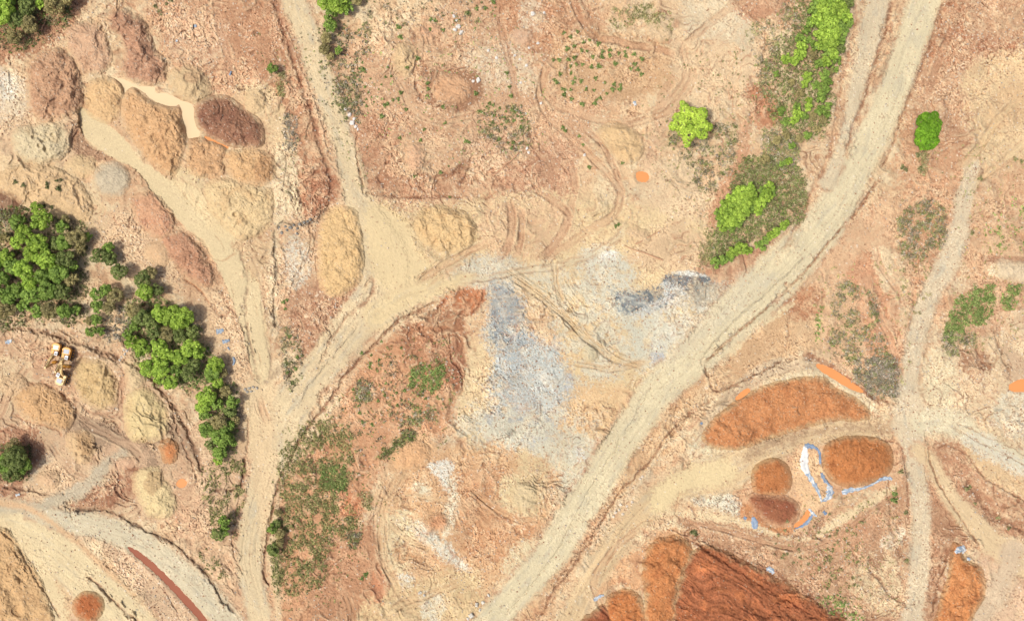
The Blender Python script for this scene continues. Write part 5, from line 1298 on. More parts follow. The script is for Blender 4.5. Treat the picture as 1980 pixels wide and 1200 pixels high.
cover([(1860,570),(1920,550),(1925,580),(1900,620),(1850,650),(1825,660),(1830,630)], 620, 'green', 'green patch of low shrubs at the right', gap=.1)
cover([(1940,555),(1975,550),(1960,590),(1935,600)], 130, 'green', 'small green patch near the right edge', gap=.2)
cover([(1830,640),(1890,640),(1880,670),(1820,690)], 150, 'mix', 'grey scrub below the green patch', gap=.3)
cover([(1900,400),(1990,380),(1990,490),(1910,480)], 260, 'green', 'scattered low green growth at the right edge', gap=.6, r=(.3,.7))
cover([(560,850),(620,810),(680,840),(690,900),(660,960),(690,1010),(640,1060),(620,1130),(540,1150),(525,1080),(545,1000),(540,900)], 3600, 'straw', 'coarse olive grass covering the hill', gap=.26, r=(.35,.75), lean=(.45,-.9), leaves=12)
cover([(620,900),(670,905),(665,950),(625,950)], 240, 'green', 'greener patch in the hill grass', r=(.4,.9))
cover([(620,820),(690,740),(760,680),(860,680),(880,760),(820,830),(740,860),(680,880)], 700, 'mix', 'scattered scrub on the upper slope of the hill', gap=.62, r=(.35,.8))
cover([(790,725),(830,700),(860,710),(850,745),(820,765),(790,750)], 330, 'green', 'dense green patch on the red slope', gap=.1)
cover([(690,740),(720,735),(715,775),(685,775)], 110, 'mix', 'grey green clump on the slope', gap=.3)
cover([(735,880),(790,830),(805,840),(770,890),(745,890)], 260, 'dark', 'dark scrub edging the low hill', gap=.1)
cover([(785,780),(830,785),(845,830),(800,830)], 170, 'mix', 'grey scrub on the hill shoulder', gap=.3)
cover([(660,1010),(700,1000),(700,1055),(665,1060)], 190, 'mix', 'grey clump at the right foot of the hill', gap=.45)
cover([(700,950),(720,960),(715,985),(700,975)], 40, 'olive', 'small olive tuft patch by the ring track')
cover([(640,40),(700,40),(720,90),(700,160),(690,240),(660,240),(640,180),(615,120),(620,60)], 640, 'mix', 'grey green scrub beside the winding road at the top', gap=.42, r=(.35,.8))
cover([(650,160),(690,165),(700,210),(675,220)], 130, 'mix', 'grey tuft patch beside the road')
cover([(930,210),(1000,200),(1025,260),(1000,295),(950,280),(925,250)], 330, 'mix', 'scrub patch in the upper middle', gap=.35)
cover([(1180,20),(1260,10),(1300,40),(1290,90),(1250,40),(1190,55)], 300, 'olive', 'olive scrub arc around the small cream heap', gap=.3)
cover([(700,-40),(860,-40),(960,0),(940,40),(850,50),(720,60)], 360, 'mix', 'thin scrub along the top edge', gap=.6, r=(.35,.75))
cover([(395,900),(470,880),(475,960),(460,1000),(440,1040),(405,1010),(390,950)], 560, 'straw', 'olive grass on the bank beside the lower road', gap=.4, r=(.3,.7), lean=(.4,.9))
cover([(390,1060),(440,1110),(430,1130),(385,1080)], 100, 'olive', 'grass strip above the grey track', gap=.3, r=(.3,.6))
cover([(540,630),(570,640),(585,720),(565,760),(545,720)], 170, 'mix', 'scrub strip on the bank right of the silt run', gap=.3)
cover([(545,220),(570,220),(575,280),(555,290)], 80, 'grey', 'grey tufts by the ditch')
cover([(535,140),(550,145),(550,185),(535,180)], 50, 'olive', 'tufts below the lone round bush')
cover([(1560,1040),(1660,1010),(1670,1090),(1650,1160),(1600,1150),(1560,1100)], 340, 'straw', 'thin dry grass on the red slope', gap=.6, r=(.25,.55))
cover([(1580,1150),(1640,1160),(1670,1210),(1620,1220)], 180, 'green', 'green strip on the rim of the huge heap', gap=.2, r=(.3,.7))
cover([(0,0),(130,-30),(140,30),(70,85),(20,100),(-40,110),(-40,20)], 900, 'dark', 'dark scrub under the top left trees', gap=.1)
cover([(240,600),(300,570),(370,620),(400,680),(460,760),(460,860),(420,880),(395,800),(380,760),(300,740),(260,700)], 1500, 'green', 'low green undergrowth between the dense grove trees', gap=.1)
cover([(-30,420),(120,400),(170,450),(170,560),(160,620),(60,620),(-30,640)], 1900, 'dark', 'dark undergrowth of the left grove', gap=.1)
cover([(190,640),(230,590),(260,640),(230,660)], 120, 'grey', 'grey twiggy scrub in the loose row')
cover([(-20,870),(60,860),(55,925),(-20,930)], 300, 'dark', 'undergrowth of the lower left clump')
cover([(1780,290),(1790,285),(1792,340),(1778,335)], 60, 'olive', 'scrub tail below the lone round trees')
cover([(-20,420),(25,405),(20,460),(-20,470)], 120, 'mix', 'grey scrub at the left edge')

cover([(520,870),(640,780),(740,680),(860,640),(900,740),(860,860),(760,900),(720,1050),(640,1180),(530,1180)], 1500, 'straw', 'sparse olive growth scattered over the whole hill', gap=.5, r=(.2,.5), leaves=9)
cover([(545,60),(620,60),(700,250),(720,380),(660,300),(600,160)], 260, 'mix', 'sparse growth on the verges of the winding road', gap=.5, r=(.2,.45), leaves=8)
cover([(680,120),(1000,40),(1060,260),(900,330),(720,260)], 520, 'green', 'sparse tufts over the upper middle ground', gap=.5, r=(.2,.45), leaves=8)
cover([(1580,540),(1760,500),(1760,760),(1600,720)], 420, 'straw', 'sparse growth between the right hand tracks', gap=.5, r=(.2,.5), leaves=8)
cover([(1480,1000),(1740,940),(1740,1180),(1600,1180)], 520, 'straw', 'sparse growth over the lower right slope', gap=.5, r=(.2,.45), leaves=8)
cover([(1800,280),(1990,300),(1990,660),(1840,680),(1860,480)], 520, 'straw', 'sparse growth along the right edge', gap=.5, r=(.2,.5), leaves=8)
cover([(1240,170),(1460,90),(1470,260),(1400,520),(1340,500),(1260,330)], 560, 'straw', 'sparse growth round the lime tree and terrace', gap=.5, r=(.2,.45), leaves=8)
cover([(480,60),(560,120),(590,330),(560,420),(540,240)], 170, 'olive', 'sparse growth by the ditch of the winding road', gap=.5, r=(.2,.45), leaves=8)
# ------------------------------------------------------------------ separate shrubs
SHR = {}
def shrub_proto(kind, var):
    if (kind, var) in SHR: return SHR[(kind, var)]
    rs = np.random.default_rng(900 + var + 10 * len(kind)); n = 90
    d = rs.normal(size=(n, 3)); d[:, 2] = np.abs(d[:, 2]) + .05; d /= np.linalg.norm(d, axis=1)[:, None]
    c = d * (rs.uniform(.45, 1, (n, 1))) * np.array([1, 1, .8]) * (1 + .3 * np.sin(np.arctan2(d[:, 1], d[:, 0]) * 3 + var))[:, None]
    nr = d + rs.normal(size=d.shape) * .5; nr /= np.linalg.norm(nr, axis=1)[:, None]
    V, F = quads(c, nr, .24, rs)
    cols = np.array([lin(x) for x in SC[kind]])[rs.integers(0, 3, n)] * rs.uniform(.75, 1.25, (n, 1))
    SHR[(kind, var)] = mesh_np('shrub', V, F, np.clip(np.repeat(cols, 4, 0), .004, .9), M_DRY, link=False)
    return SHR[(kind, var)]
nshrub = [0]
def shrub(u, v, rpx, kind, label, group):
    nshrub[0] += 1
    src = shrub_proto(kind, random.randrange(4))
    o = src.copy(); C.objects.link(o)
    z = top_z(u, v); x, y = world_xy(u, v, z); r = rpx * S
    o.location = (x, y, z - .05); o.scale = (r, r * random.uniform(.8, 1.2), r * .9); o.rotation_euler = (0, 0, random.uniform(0, 6.28))
    tag(o, label, 'shrub', group)
def shrubs_at(lst, kind, label, group):
    for t in lst: shrub(t[0], t[1], t[2] if len(t) > 2 else random.uniform(3.6, 5.8), kind, label, group)
def shrubs_in(pts, n, kind, label, group, r=(2.6, 4.6), mind=7):
    rs = np.random.default_rng(nseed()); got = []
    for q in inside_pts(pts, n * 6, rs):
        if all((q[0] - g[0]) ** 2 + (q[1] - g[1]) ** 2 > mind * mind for g in got):
            got.append(q); shrub(float(q[0]), float(q[1]), rs.uniform(*r), kind, label, group)
            if len(got) >= n: break
z2 = [(1290,190),(1370,185),(1330,215),(1405,245),(1440,235),(1490,255),(1310,285),(1350,265),(1395,295),(1425,300),(1515,300),(1560,290),(1460,330),(1350,335),(1315,345),(1230,350),(1265,350),(1330,385),(1335,425),(1365,375),(1400,375),(1450,390),(1495,385),(1270,430),(1235,465),(1250,480),(1355,455),(1345,480),(1390,470),(1475,455),(1420,520),(1465,525),(1300,520),(1280,515),(1330,520),(1290,550),(1335,575),(1400,605),(1540,545),(1480,580),(1470,600),(1500,570),(1575,520),(1615,520),(1580,490),(1620,495),(1645,300),(1700,315),(1745,345),(1700,375),(1740,430),(1650,325),(1680,400),(1590,370),(1530,480),(1610,310),(1560,325),(1660,280),(1720,405),(1510,330)]
shrubs_at([(660 + a / 3, b / 3) for a, b in z2], 'green', 'small green shrub dotted over the oval clearing in the upper middle', 'shrubs dotted over the oval clearing')
z2b = [(780,545,5.5),(960,425,4.5),(975,505,4),(985,560,4.5),(500,480,5),(505,520,5),(500,555,4),(590,620),(800,645,4),(880,610),(860,600),(735,825,5),(725,820,4),(425,1025,4.5),(575,1000,4.5),(1285,740,5),(1300,760,4.5),(1380,790,4),(1405,840,4.5),(1440,970,4.5),(1630,945,4.5),(1010,645,5.5),(375,635,4),(235,675),(250,610),(270,605),(300,580),(330,575,4),(345,540),(590,175,4),(515,170,4),(785,50,5),(735,75,5),(880,10,6),(835,50,5),(545,120,5),(520,115,5),(330,160,6),(345,215,6),(605,715,4),(480,750,4),(460,815),(340,800),(630,1145,3.5),(125,405,6),(385,390,5),(440,340,6)]
for k, t in enumerate(z2b):
    pass
shrubs_at([(660 + t[0] / 3, t[1] / 3) + ((t[2],) if len(t) > 2 else ()) for t in z2b], 'green', 'small green shrub on the bare reddish ground in the upper middle', 'shrubs on the bare ground of the upper middle')
shrubs_in([(690,110),(760,130),(760,200),(700,210),(680,160)], 22, 'green', 'tiny green shrub on the slope right of the winding road', 'shrubs right of the winding road', r=(2.2,3.8))
shrubs_in([(1320,100),(1440,110),(1460,160),(1400,190),(1330,170)], 22, 'olive', 'tiny olive shrub on the pale terrace at the top', 'shrubs on the pale terrace', r=(1.8,3))
shrubs_in([(930,210),(1000,205),(1020,260),(990,290),(940,270)], 20, 'green', 'green shrub in the upper middle scrub patch', 'shrubs in the upper middle scrub patch', r=(3,5))
shrubs_in([(690,700),(760,640),(860,660),(860,780),(760,830),(680,850)], 34, 'green', 'green shrub scattered on the red slope above the grassy hill', 'shrubs on the red slope', r=(2.6,4.6))
shrubs_in([(1500,1020),(1640,980),(1680,1060),(1650,1130),(1560,1120),(1480,1060)], 34, 'olive', 'small olive shrub on the red slope beside the orange heaps', 'shrubs on the lower right slope', r=(2.2,4))
shrubs_at([(30,352,6),(45,358,5),(92,362,5),(91,355,4),(113,364,6),(110,350,4),(85,398,5),(100,400,5),(70,395,4),(118,348,3.5)], 'dark', 'dark shrub on the crescent sand heap', 'shrubs on the crescent sand heap')
shrubs_at([(300,12,5),(308,22,5),(330,0,6),(322,8,4),(312,28,3.5)], 'olive', 'grey green shrub at the top edge above the brown heaps', 'shrubs at the top edge')
shrubs_at([(1745,323,6),(1752,328,5),(1775,300,6),(1780,325,6),(1862,288,0)], 'dark', 'dark shrub on the bank below the lone round trees', 'shrubs below the lone round trees') if False else None
shrubs_at([(1745,323,6),(1752,328,5),(1775,300,6),(1780,325,6)], 'dark', 'dark shrub on the bank below the lone round trees', 'shrubs below the lone round trees')
shrubs_at([(1343,1028,9)], 'dark', 'dark green shrub on the rim above the huge rust red heap', None)
shrubs_at([(1729,966,8),(1729,955,6)], 'green', 'green shrub beside the stony track above the red slope', 'shrubs beside the stony track')
shrubs_at([(1752,990,5),(1742,911,6),(1753,1084,5)], 'olive', 'small shrub at the left kerb of the stony track', 'small shrubs at the kerb of the stony track')
shrubs_at([(1868,945,6),(1875,940,5),(1885,973,4),(1930,1000,5),(1950,1020,5)], 'olive', 'olive shrub on the red bank by the sandy branch', 'shrubs on the red bank')
shrubs_at([(1963,308,6),(1975,312,5),(1895,345,6),(1880,450,5)], 'olive', 'olive shrub near the upper right track', 'shrubs near the upper right track')
shrubs_at([(707,1110,6),(700,1118,4)], 'green', 'small green tuft on the bare red corner of the hill', 'tufts on the bare red corner')
shrubs_at([(566,740,5),(552,705,5),(555,720,4),(572,712,5),(575,690,5),(560,650,5),(548,583,5),(555,580,4),(552,596,4)], 'green', 'green shrub on the bank right of the silt run', 'shrubs on the bank right of the silt run')
shrubs_at([(1190,437,4.5),(1197,434,4)], 'green', 'tiny green shrub on the sand flats', 'shrubs on the sand flats')

# ------------------------------------------------------------------ loose stones
def stone_mesh(n, rs):
    """n irregular blocks (8 corners each)"""
    base = np.array([[-1,-1,-.6],[1,-1,-.6],[1,1,-.6],[-1,1,-.6],[-1,-1,1],[1,-1,1],[1,1,1],[-1,1,1]], float)
    V = base[None] * rs.uniform(.45, 1.0, (n, 8, 3))
    V[:, 4:, :2] *= .75
    F = np.array([[0,3,2,1],[4,5,6,7],[0,1,5,4],[1,2,6,5],[2,3,7,6],[3,0,4,7]])
    return V, F
def stones(n, label, lim, size=(.10, .32), pal=((236,216,188),(222,194,160),(206,196,182),(206,168,134),(176,132,104))):
    rs = np.random.default_rng(nseed())
    q = rs.uniform((lim[0], lim[1]), (lim[2], lim[3]), (n * 6, 2)).astype(f32)
    d = interp_arr(Stone, q[:, 0], q[:, 1]) * (0.4 + 1.1 * sstep(-.3, .5, fbm(q[:, 0], q[:, 1], 30, 3, 5)))
    q = q[rs.random(len(q)) < d / 2.6][:n]; n = len(q)
    z = interp_arr(Zb, q[:, 0], q[:, 1]); k = S * (H - z) / H
    V, F = stone_mesh(n, rs)
    a = rs.uniform(0, 6.28, n); s = size[0] + (size[1] - size[0]) * rs.random(n) ** 3
    V = V * s[:, None, None]
    X = V[..., 0] * np.cos(a)[:, None] - V[..., 1] * np.sin(a)[:, None]; Y = V[..., 0] * np.sin(a)[:, None] + V[..., 1] * np.cos(a)[:, None]
    V = np.stack([X + ((q[:, 0] - CX) * k)[:, None], Y + ((CY - q[:, 1]) * k)[:, None], V[..., 2] + z[:, None] + .02], -1).reshape(-1, 3)
    F = (F[None] + (np.arange(n) * 8)[:, None, None]).reshape(-1, 4)
    cols = np.array([lin(x) for x in pal])[rs.integers(0, len(pal), n)] * rs.uniform(.75, 1.1, (n, 1))
    o = mesh_np('loose_stones', V, F, np.clip(np.repeat(cols, 8, 0), 0, .9), M_ROCK)
    tag(o, label, None, None, 'stuff')
stones(34000, 'loose pale stones strewn over the quarry', (-100, -100, 2080, 1300))

def boulder(u, v, rpx, col, label, group):
    rs = np.random.default_rng(int(u * 7 + v)); me = bpy.data.meshes.new('boulder')
    import bmesh
    bm = bmesh.new(); bmesh.ops.create_icosphere(bm, subdivisions=2, radius=1)
    ph = rs.uniform(0, 6, 3)
    for q in bm.verts:
        c = q.co; f = 1 + .22 * math.sin(c.x * 3 + ph[0]) * math.cos(c.y * 3.3 + ph[1]) + .12 * math.sin(c.z * 5 + c.x * 4 + ph[2]) + rs.uniform(-.05, .05)
        q.co = c * f
    bm.to_mesh(me); bm.free()
    a = me.color_attributes.new("Col", 'FLOAT_COLOR', 'POINT'); cc = lin(col)
    rgba = np.ones((len(me.vertices), 4), f32); rgba[:, :3] = cc * rs.uniform(.85, 1.1, (len(me.vertices), 1)); a.data.foreach_set("color", rgba.ravel())
    me.materials.append(M_ROCK)
    o = bpy.data.objects.new('boulder', me); C.objects.link(o)
    z = top_z(u, v); x, y = world_xy(u, v, z); r = rpx * S
    o.location = (x, y, z + r * .15); o.scale = (r, r * rs.uniform(.7, 1), r * .7); o.rotation_euler = (0, 0, rs.uniform(0, 6))
    tag(o, label, 'boulder', group)
for u, v, r in [(878,32,4),(883,40,3),(886,52,5),(880,58,4),(892,62,4),(890,66,3),(1040,84,3),(1023,93,3),(1052,25,3),(1030,27,4),(1018,127,3),(1007,160,3),(925,155,5),(915,157,3),(1022,295,3),(1019,287,3),(995,108,3),(1005,115,3),(960,112,3),(944,98,3),(1017,220,2.5),(1046,200,3),(1130,300,3)]:
    boulder(u, v, r, (240, 234, 224), 'white boulder among the rubble of the upper middle', 'white boulders of the upper middle')
for u, v, r in [(655,70+95,3)]:
    boulder(u, v, r, (238,232,224), 'white boulder at the right verge of the winding road', None)
for u, v, r in [(681,238,5),(688,245,4),(676,222,4),(685,230,4),(692,250,3),(668,212,3)]:
    boulder(u, v, r, (240,232,224), 'pinkish white boulder in the pale pocket beside the winding road', 'boulders in the pale pocket by the road')
for u, v, r in [(545,450,3),(555,445,3),(562,440,4),(568,436,3),(575,442,3),(580,434,3.5),(588,430,3),(595,428,3),(552,438,3),(600,424,3),(575,452,3),(540,440,3)]:
    boulder(u, v, r, (150,146,138), 'dark grey boulder in the rock barrier across the ditch', 'grey boulders of the rock barrier')
for u, v, r in [(474,752,3),(482,750,3.5),(490,748,3),(497,750,3),(478,757,3),(486,756,3)]:
    boulder(u, v, r, (188,180,168), 'grey boulder at the lower end of the silt run', 'boulders at the end of the silt run')
for u, v, r in [(236,690,3),(242,684,3),(246,678,3),(232,696,3),(240,676,2.5)]:
    boulder(u, v, r, (214,208,198), 'pale boulder between the pit and the dense grove', 'boulders between pit and grove')
for u, v, r in [(922,1168,5),(928,1178,4),(934,1164,3.5),(911,1189,5),(945,1150,3.5),(812,1145,4),(820,1150,3),(905,1195,4)]:
    boulder(u, v, r, (226,220,206), 'pale boulder at the lower end of the widest road', 'boulders at the lower end of the widest road')
for u, v, r in [(1190,990,3.5),(1197,985,3),(1204,993,3),(1212,978,3),(1200,975,3.5),(1222,970,3),(1238,925,3),(1242,921,3),(1186,998,3)]:
    boulder(u, v, r, (236,220,198), 'cream boulder in the stony strip between the lower roads', 'boulders between the lower roads')

# ------------------------------------------------------------------ fallen logs
M_LOG = plain_mat("weathered_wood", (206, 162, 128), 0.85, 0.1, 0.2, 5)
def log(u0, v0, u1, v1, rad, label, stubs=2):
    z0 = top_z(u0, v0) + rad * .7; z1 = top_z(u1, v1) + rad * .7
    a = np.array([*world_xy(u0, v0, z0), z0]); b = np.array([*world_xy(u1, v1, z1), z1])
    rs = np.random.default_rng(int(u0)); P = [a + (b - a) * t + np.append(rs.normal(size=2) * rad * .5, 0) * (0 < t < 1) for t in np.linspace(0, 1, 7)]
    for p in P: p[2] = max(p[2], z0, z1)
    specs = [([tuple(p - a) for p in P], list(np.linspace(rad, rad * .55, 7)))]
    d = (b - a) / np.linalg.norm(b - a); n = np.array([-d[1], d[0], .2])
    for k in range(stubs):
        s = P[1 + 2 * k] - a; e = s + n * (1 if k % 2 else -1) * 1.1 + d * .6
        specs.append(([tuple(s), tuple(e)], [rad * .45, rad * .2]))
    if stubs:   # root plate fan
        for q in range(4):
            e = P[0] - a - d * .7 + n * (q - 1.5) * .5
            specs.append(([tuple(P[0] - a + d * .2), tuple(e)], [rad * .6, rad * .2]))
    o = tubes_obj('fallen_log', specs, M_LOG); o.location = a
    tag(o, label, 'log')
log(852, 136, 900, 131, .30, 'fallen log on the upper rim of the smooth round tan heap')
log(955, 338, 1003, 295, .38, 'thick fallen log with torn roots in the red middle ground')
log(1282, 503, 1208, 475, .24, 'long thin log lying across the sand flats, lower of two', 0)
log(1228, 472, 1277, 446, .22, 'shorter thin log on the sand flats, upper of two', 0)
log(724, 825, 768, 797, .20, 'thin straight log on the grassy hill slope', 0)
log(80, 62, 90, 34, .26, 'reddish log beside the top left clump of trees', 0)

# ------------------------------------------------------------------ plastic sheets
def sheet(pts, label, cols=((236,238,240),(168,184,208)), mixl=.0, wr=.16, name='plastic_sheet', group=None, amp=1.0):
    """crumpled sheet lying along a line of (u, v, width)"""
    P = catmull(pts, 5); s = nseed(); n = 9
    T = np.gradient(P[:, :2], axis=0); T /= np.linalg.norm(T, axis=1)[:, None] + 1e-9
    Nn = np.stack([-T[:, 1], T[:, 0]], 1)
    rows, us = len(P), np.linspace(-1, 1, n)
    A = np.zeros((rows, n), f32); Bv = np.zeros((rows, n), f32)
    for i in range(rows):
        jag = 1 + .35 * amp * math.sin(i * 1.7 + s) + .2 * amp * math.sin(i * 3.1)
        for j, t in enumerate(us):
            w = P[i, 2] * .5 * max(.3, jag if abs(t) > .8 else 1)
            A[i, j] = P[i, 0] + Nn[i, 0] * t * w; Bv[i, j] = P[i, 1] + Nn[i, 1] * t * w
    z = np.array([[top_z(float(A[i, j]), float(Bv[i, j])) for j in range(n)] for i in range(rows)], f32)
    edge = np.abs(us)[None, :] > .95
    wrk = wr * (np.abs(fbm(A, Bv, 4.5, 2, s)) * 1.6 + .25)
    z = z + np.where(edge, -.04, .12 + wrk)
    k = S * (H - z) / H
    x0, y0 = world_xy(float(A.mean()), float(Bv.mean()), 0); zz = float(z.min())
    V = np.stack([(A - CX) * k - x0, (CY - Bv) * k - y0, z - zz], -1).reshape(-1, 3)
    idx = np.arange(rows * n).reshape(rows, n)
    F = np.stack([idx[:-1, :-1].ravel(), idx[:-1, 1:].ravel(), idx[1:, 1:].ravel(), idx[1:, :-1].ravel()], 1)
    m = np.clip(sstep(.1, .5, np.abs(fbm(A, Bv, 6, 2, s + 2)) * 2 + mixl) , 0, 1)[..., None]
    c = lin(cols[0]) * (1 - m) + lin(cols[1]) * m
    o = mesh_np(name, V, F, np.clip(c, 0, .9).reshape(-1, 3), M_SHEET, smooth=True)
    o.location = (x0, y0, zz)
    tag(o, label, 'plastic sheet', group)
WB = ((236,236,232),(158,176,196)); BL = ((184,194,202),(128,150,178))
sheet([(1557,862,7),(1556,880,15),(1555,898,17),(1562,915,11)], 'broad white plastic sheet strip left of the broad round orange heap', ((244,242,236),(224,226,228)), mixl=-.25, amp=.3)
sheet([(1561,914,10),(1571,930,9),(1580,945,7),(1586,960,4),(1589,970,4)], 'blue tinted sheet tail running down from the broad white strip', WB, .1)
sheet([(1556,862,10),(1566,862,10),(1578,866,5),(1585,876,5),(1586,897,5)], 'thin blue sheet hugging the left edge of the broad round orange heap', BL, .2)
sheet([(1588,914,6),(1594,926,7),(1604,938,5)], 'short blue sheet at the lower left edge of the broad round heap', BL, .1)
sheet([(1602,935,6),(1605,948,14),(1602,960,12),(1591,968,4)], 'crumpled white and blue sheet bundle between the orange heaps', WB, .0)
sheet([(1628,952,10),(1645,947,9),(1662,945,5),(1680,939,4),(1696,931,4),(1704,926,6),(1718,924,7),(1725,926,5)], 'long blue sheet edging the underside of the broad round orange heap', WB, .15)
sheet([(1537,1019,6),(1550,1015,8),(1562,1008,7),(1571,995,5)], 'blue sheet curving along the lower right rim of the dark heap', ((170,184,200),(138,160,188)), .0)
sheet([(1564,983,4),(1572,992,6),(1580,998,2)], 'white torn sheet piece right of the dark heap', WB, 0)
sheet([(1456,999,6),(1459,1010,14),(1460,1022,9)], 'pale blue sheet flap at the lower left of the dark heap', ((168,182,198),(146,166,192)), 0, amp=.3)
sheet([(1438,999,6),(1443,1003,6)], 'small blue scrap left of the pale blue flap', BL, .2)
sheet([(1592,988,6),(1598,994,6)], 'small blue scrap right of the torn white piece', BL, .2)
sheet([(1482,1100,8),(1490,1100,10),(1496,1108,7)], 'white and blue scrap on the rim of the huge rust red heap', WB, 0)
sheet([(1847,1068,8),(1858,1060,14),(1866,1066,10)], 'crumpled white sheet on the lower right orange heap', WB, -.1)
sheet([(1870,1078,6),(1876,1082,6)], 'small pale scrap below the crumpled white sheet', WB, .0)
sheet([(1148,1160,7),(1160,1152,6),(1168,1150,3)], 'white scrap on the top of the orange heap near the bottom edge', WB, 0)
sheet([(418,641,9),(426,640,9),(432,637,5)], 'upper light blue sheet on the bank right of the dense grove', BL, -.1)
sheet([(430,661,7),(438,659,7),(444,657,4)], 'lower light blue sheet on the bank right of the dense grove', BL, -.1)
sheet([(440,671,4),(444,676,3)], 'tiny blue scrap below the two light blue sheets', BL, 0)
sheet([(451,690,4),(453,698,5),(450,706,3)], 'narrow blue rag at the right end of the dense grove', BL, 0)
sheet([(10,662,6),(18,660,8),(22,657,4)], 'white rag at the left edge above the excavator pit', WB, -.1)
sheet([(374,51,5),(380,50,6)], 'blue scrap on the rubble above the smooth tan heap', BL, .1)
sheet([(340,78,5),(343,80,5)], 'white scrap on the rubble near the long dark brown heap', WB, -.2)
sheet([(1355,816,5),(1358,820,5)], 'blue scrap left of the long crescent orange heap', BL, .1)
sheet([(1226,196,6),(1229,204,6)], 'white rag below the oval clearing', WB, -.1)
sheet([(444,146,4),(447,138,3)], 'blue rag below the upper rubble slope', BL, .1)
sheet([(30,957,5),(38,955,4)], 'small white rag by the lower left ditch', WB, -.2)

# ------------------------------------------------------------------ excavators
import bmesh
M_YEL = plain_mat("yellow_paint", (244, 176, 74), 0.45, 0.4, 0.06, 1.5)
M_CREAM = plain_mat("overexposed_yellow_paint", (250, 214, 150), 0.5, 0.4, 0.06, 1.5)  # same yellow paint, its cream look from strong exposure put into the colour
M_STEEL = plain_mat("dark_track_steel", (98, 84, 76), 0.7, 0.3, 0.2, 3)
M_ROOF = plain_mat("cab_roof", (226, 228, 232), 0.4, 0.4, 0.05, 2)
M_GLASS = plain_mat("cab_glass", (70, 82, 100), 0.1, 0.6, 0.05, 1)
M_GRILL = plain_mat("grey_hatch", (190, 194, 204), 0.5, 0.4, 0.12, 3)
M_HATCH = plain_mat("pale_hatch", (246, 238, 216), 0.5, 0.4, 0.06, 3)
def prism(name, outline, lo, hi, axis, mat, parent, bev=0.05):
    """extrude a closed outline (a,b) along an axis between lo and hi"""
    bm = bmesh.new()
    def P(a, b, t): return {'x': (t, a, b), 'y': (a, t, b), 'z': (a, b, t)}[axis]
    lo_v = [bm.verts.new(P(a, b, lo)) for a, b in outline]; hi_v = [bm.verts.new(P(a, b, hi)) for a, b in outline]
    bm.faces.new(lo_v); bm.faces.new(list(reversed(hi_v)))
    n = len(outline)
    for i in range(n): bm.faces.new((lo_v[i], hi_v[i], hi_v[(i + 1) % n], lo_v[(i + 1) % n]))
    bmesh.ops.recalc_face_normals(bm, faces=bm.faces)
    if bev: bmesh.ops.bevel(bm, geom=list(bm.edges), offset=bev, segments=2, affect='EDGES', profile=.6)
    me = bpy.data.meshes.new(name); bm.to_mesh(me); bm.free(); me.materials.append(mat)
    o = bpy.data.objects.new(name, me); C.objects.link(o); o.parent = parent
    return o
def box(name, x0, x1, y0, y1, z0, z1, mat, parent, bev=0.04):
    return prism(name, [(x0, y0), (x1, y0), (x1, y1), (x0, y1)], z0, z1, 'z', mat, parent, bev)
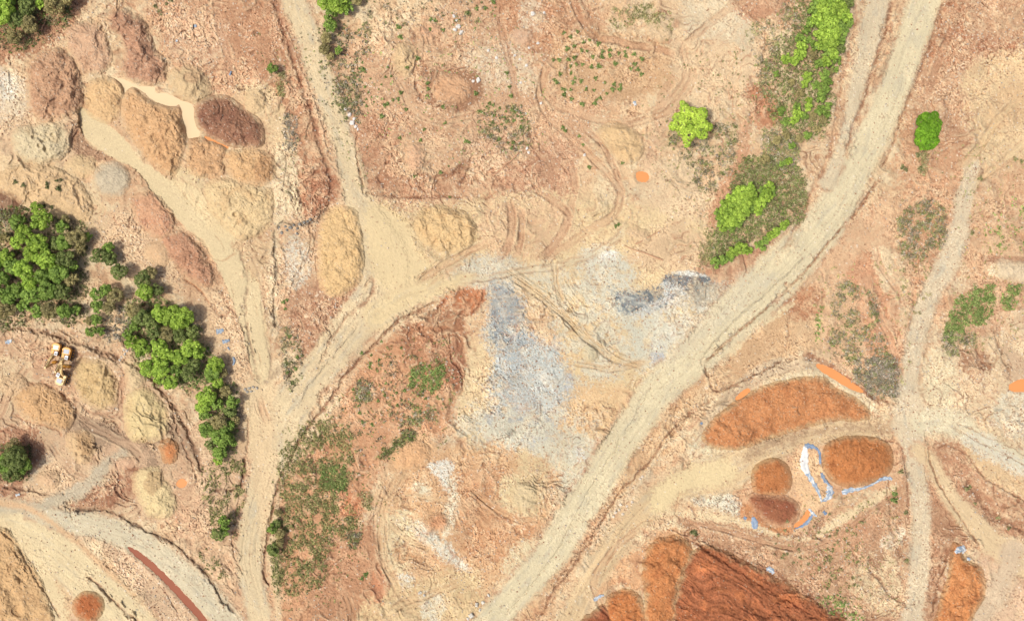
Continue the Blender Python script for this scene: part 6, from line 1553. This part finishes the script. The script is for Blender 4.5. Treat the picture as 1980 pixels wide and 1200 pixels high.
def excavator(u, v, fwd, label, body, hatch, reach=1.0):
    z = top_z(u, v); x, y = world_xy(u, v, z)
    L = math.hypot(*fwd)
    root = empty('excavator', (x, y, z), math.atan2(-fwd[0] / L, fwd[1] / L))
    tag(root, label, 'excavator', 'excavators parked in the pit')
    for s in (-1, 1):     # tracks
        pr = [(-2.1, .45), (-1.75, .06), (1.75, .06), (2.1, .45), (1.8, .86), (-1.8, .86)]
        tr = prism('track', pr, s * 1.18 - .3, s * 1.18 + .3, 'x', M_STEEL, root, .05)
        for i in range(4):
            w = prism('track_wheel', [(-1.5 + i * 1.0 + .26 * math.cos(a), .42 + .26 * math.sin(a)) for a in np.linspace(0, 6.28, 11)[:-1]], s * 1.18 + s * .28, s * 1.18 + s * .36, 'x', M_YEL, tr, 0)
    box('undercarriage', -.88, .88, -.9, .9, .35, .95, M_STEEL, root)
    prism('turntable', [(.7 * math.cos(a), .7 * math.sin(a)) for a in np.linspace(0, 6.28, 17)[:-1]], .95, 1.12, 'z', M_STEEL, root, .02)
    box('platform', -1.3, 1.3, -1.5, 1.25, 1.12, 1.38, body, root)
    cw = [(1.38 * math.cos(a), -1.35 + .95 * math.sin(a)) for a in np.linspace(math.pi, 2 * math.pi, 11)] + [(1.38, -1.0), (-1.38, -1.0)]
    prism('counterweight', cw, 1.15, 2.25, 'z', body, root, .08)
    eh = box('engine_hood', -1.28, 1.28, -.995, .18, 1.385, 2.2, body, root, .08)
    box('hood_hatch', -.95, .75, -1.6, -.25, 2.255, 2.32, hatch, root, .02)
    box('exhaust', .85, 1.0, -.8, -.65, 2.2, 2.75, M_STEEL, root, .02)
    box('side_tank', .42, 1.28, .2, 1.2, 1.385, 2.0, body, root, .06)
    cab = prism('cab', [(.22, 1.385), (1.62, 1.385), (1.72, 2.0), (1.45, 2.92), (.22, 2.92)], -1.32, -.38, 'x', body, root, .05)
    box('cab_roof', -1.36, -.34, .18, 1.48, 2.925, 3.02, M_ROOF, cab, .03)
    prism('windscreen', [(1.735, 2.0), (1.475, 2.88), (1.49, 2.89), (1.75, 2.0)], -1.24, -.46, 'x', M_GLASS, cab, 0)
    box('side_window', -1.335, -1.322, .4, 1.35, 1.95, 2.75, M_GLASS, cab, 0)
    box('skylight', -1.2, -.5, .75, 1.25, 3.022, 3.05, M_GLASS, cab, .01)
    # boom: gooseneck, raised
    bo = [(.5, 1.6), (1.9, 3.7), (2.9, 4.5), (5.3, 5.75), (5.45, 5.4), (3.3, 3.95), (2.3, 3.1), (1.0, 1.5)]
    bm_ = prism('boom', bo, -.30, .36, 'x', M_CREAM, root, .04)
    for s in (-.46, .44):
        prism('boom_cylinder', [(1.1, 1.35), (2.55, 3.35), (2.7, 3.25), (1.25, 1.25)], s, s + .1, 'x', M_STEEL, bm_, .02)
    st = prism('stick', [(5.1, 6.0), (5.75, 5.9), (5.55, 5.2), (4.55, 1.7), (4.2, 1.8), (4.95, 5.2)], -.24, .30, 'x', M_CREAM, root, .04)
    prism('stick_cylinder', [(3.4, 4.95), (5.1, 6.05), (5.05, 6.2), (3.35, 5.1)], -.03, .1, 'x', M_STEEL, st, .02)
    prism('bucket', [(4.65, 1.75), (4.2, 1.85), (3.7, 1.4), (3.45, .75), (3.7, .15), (4.3, .02), (4.35, .12), (3.95, .5), (4.2, 1.1)], -.55, .6, 'x', M_YEL, root, .03)
    for q in range(4):
        prism('bucket_tooth', [(4.3, .03), (4.62, -.02), (4.62, .03), (4.34, .11)], -.5 + q * .33, -.42 + q * .33, 'x', M_STEEL, root, 0)
    return root
excavator(114, 676, (-.20, -1), 'leftmost yellow excavator with its boom reaching down left', M_YEL, M_HATCH)
excavator(134, 684, (-.22, -1), 'yellow excavator in the middle, right of the leftmost one', M_YEL, M_GRILL)
excavator(125, 730, (.42, 1), 'lowest yellow excavator facing the other two', M_CREAM, M_GRILL)
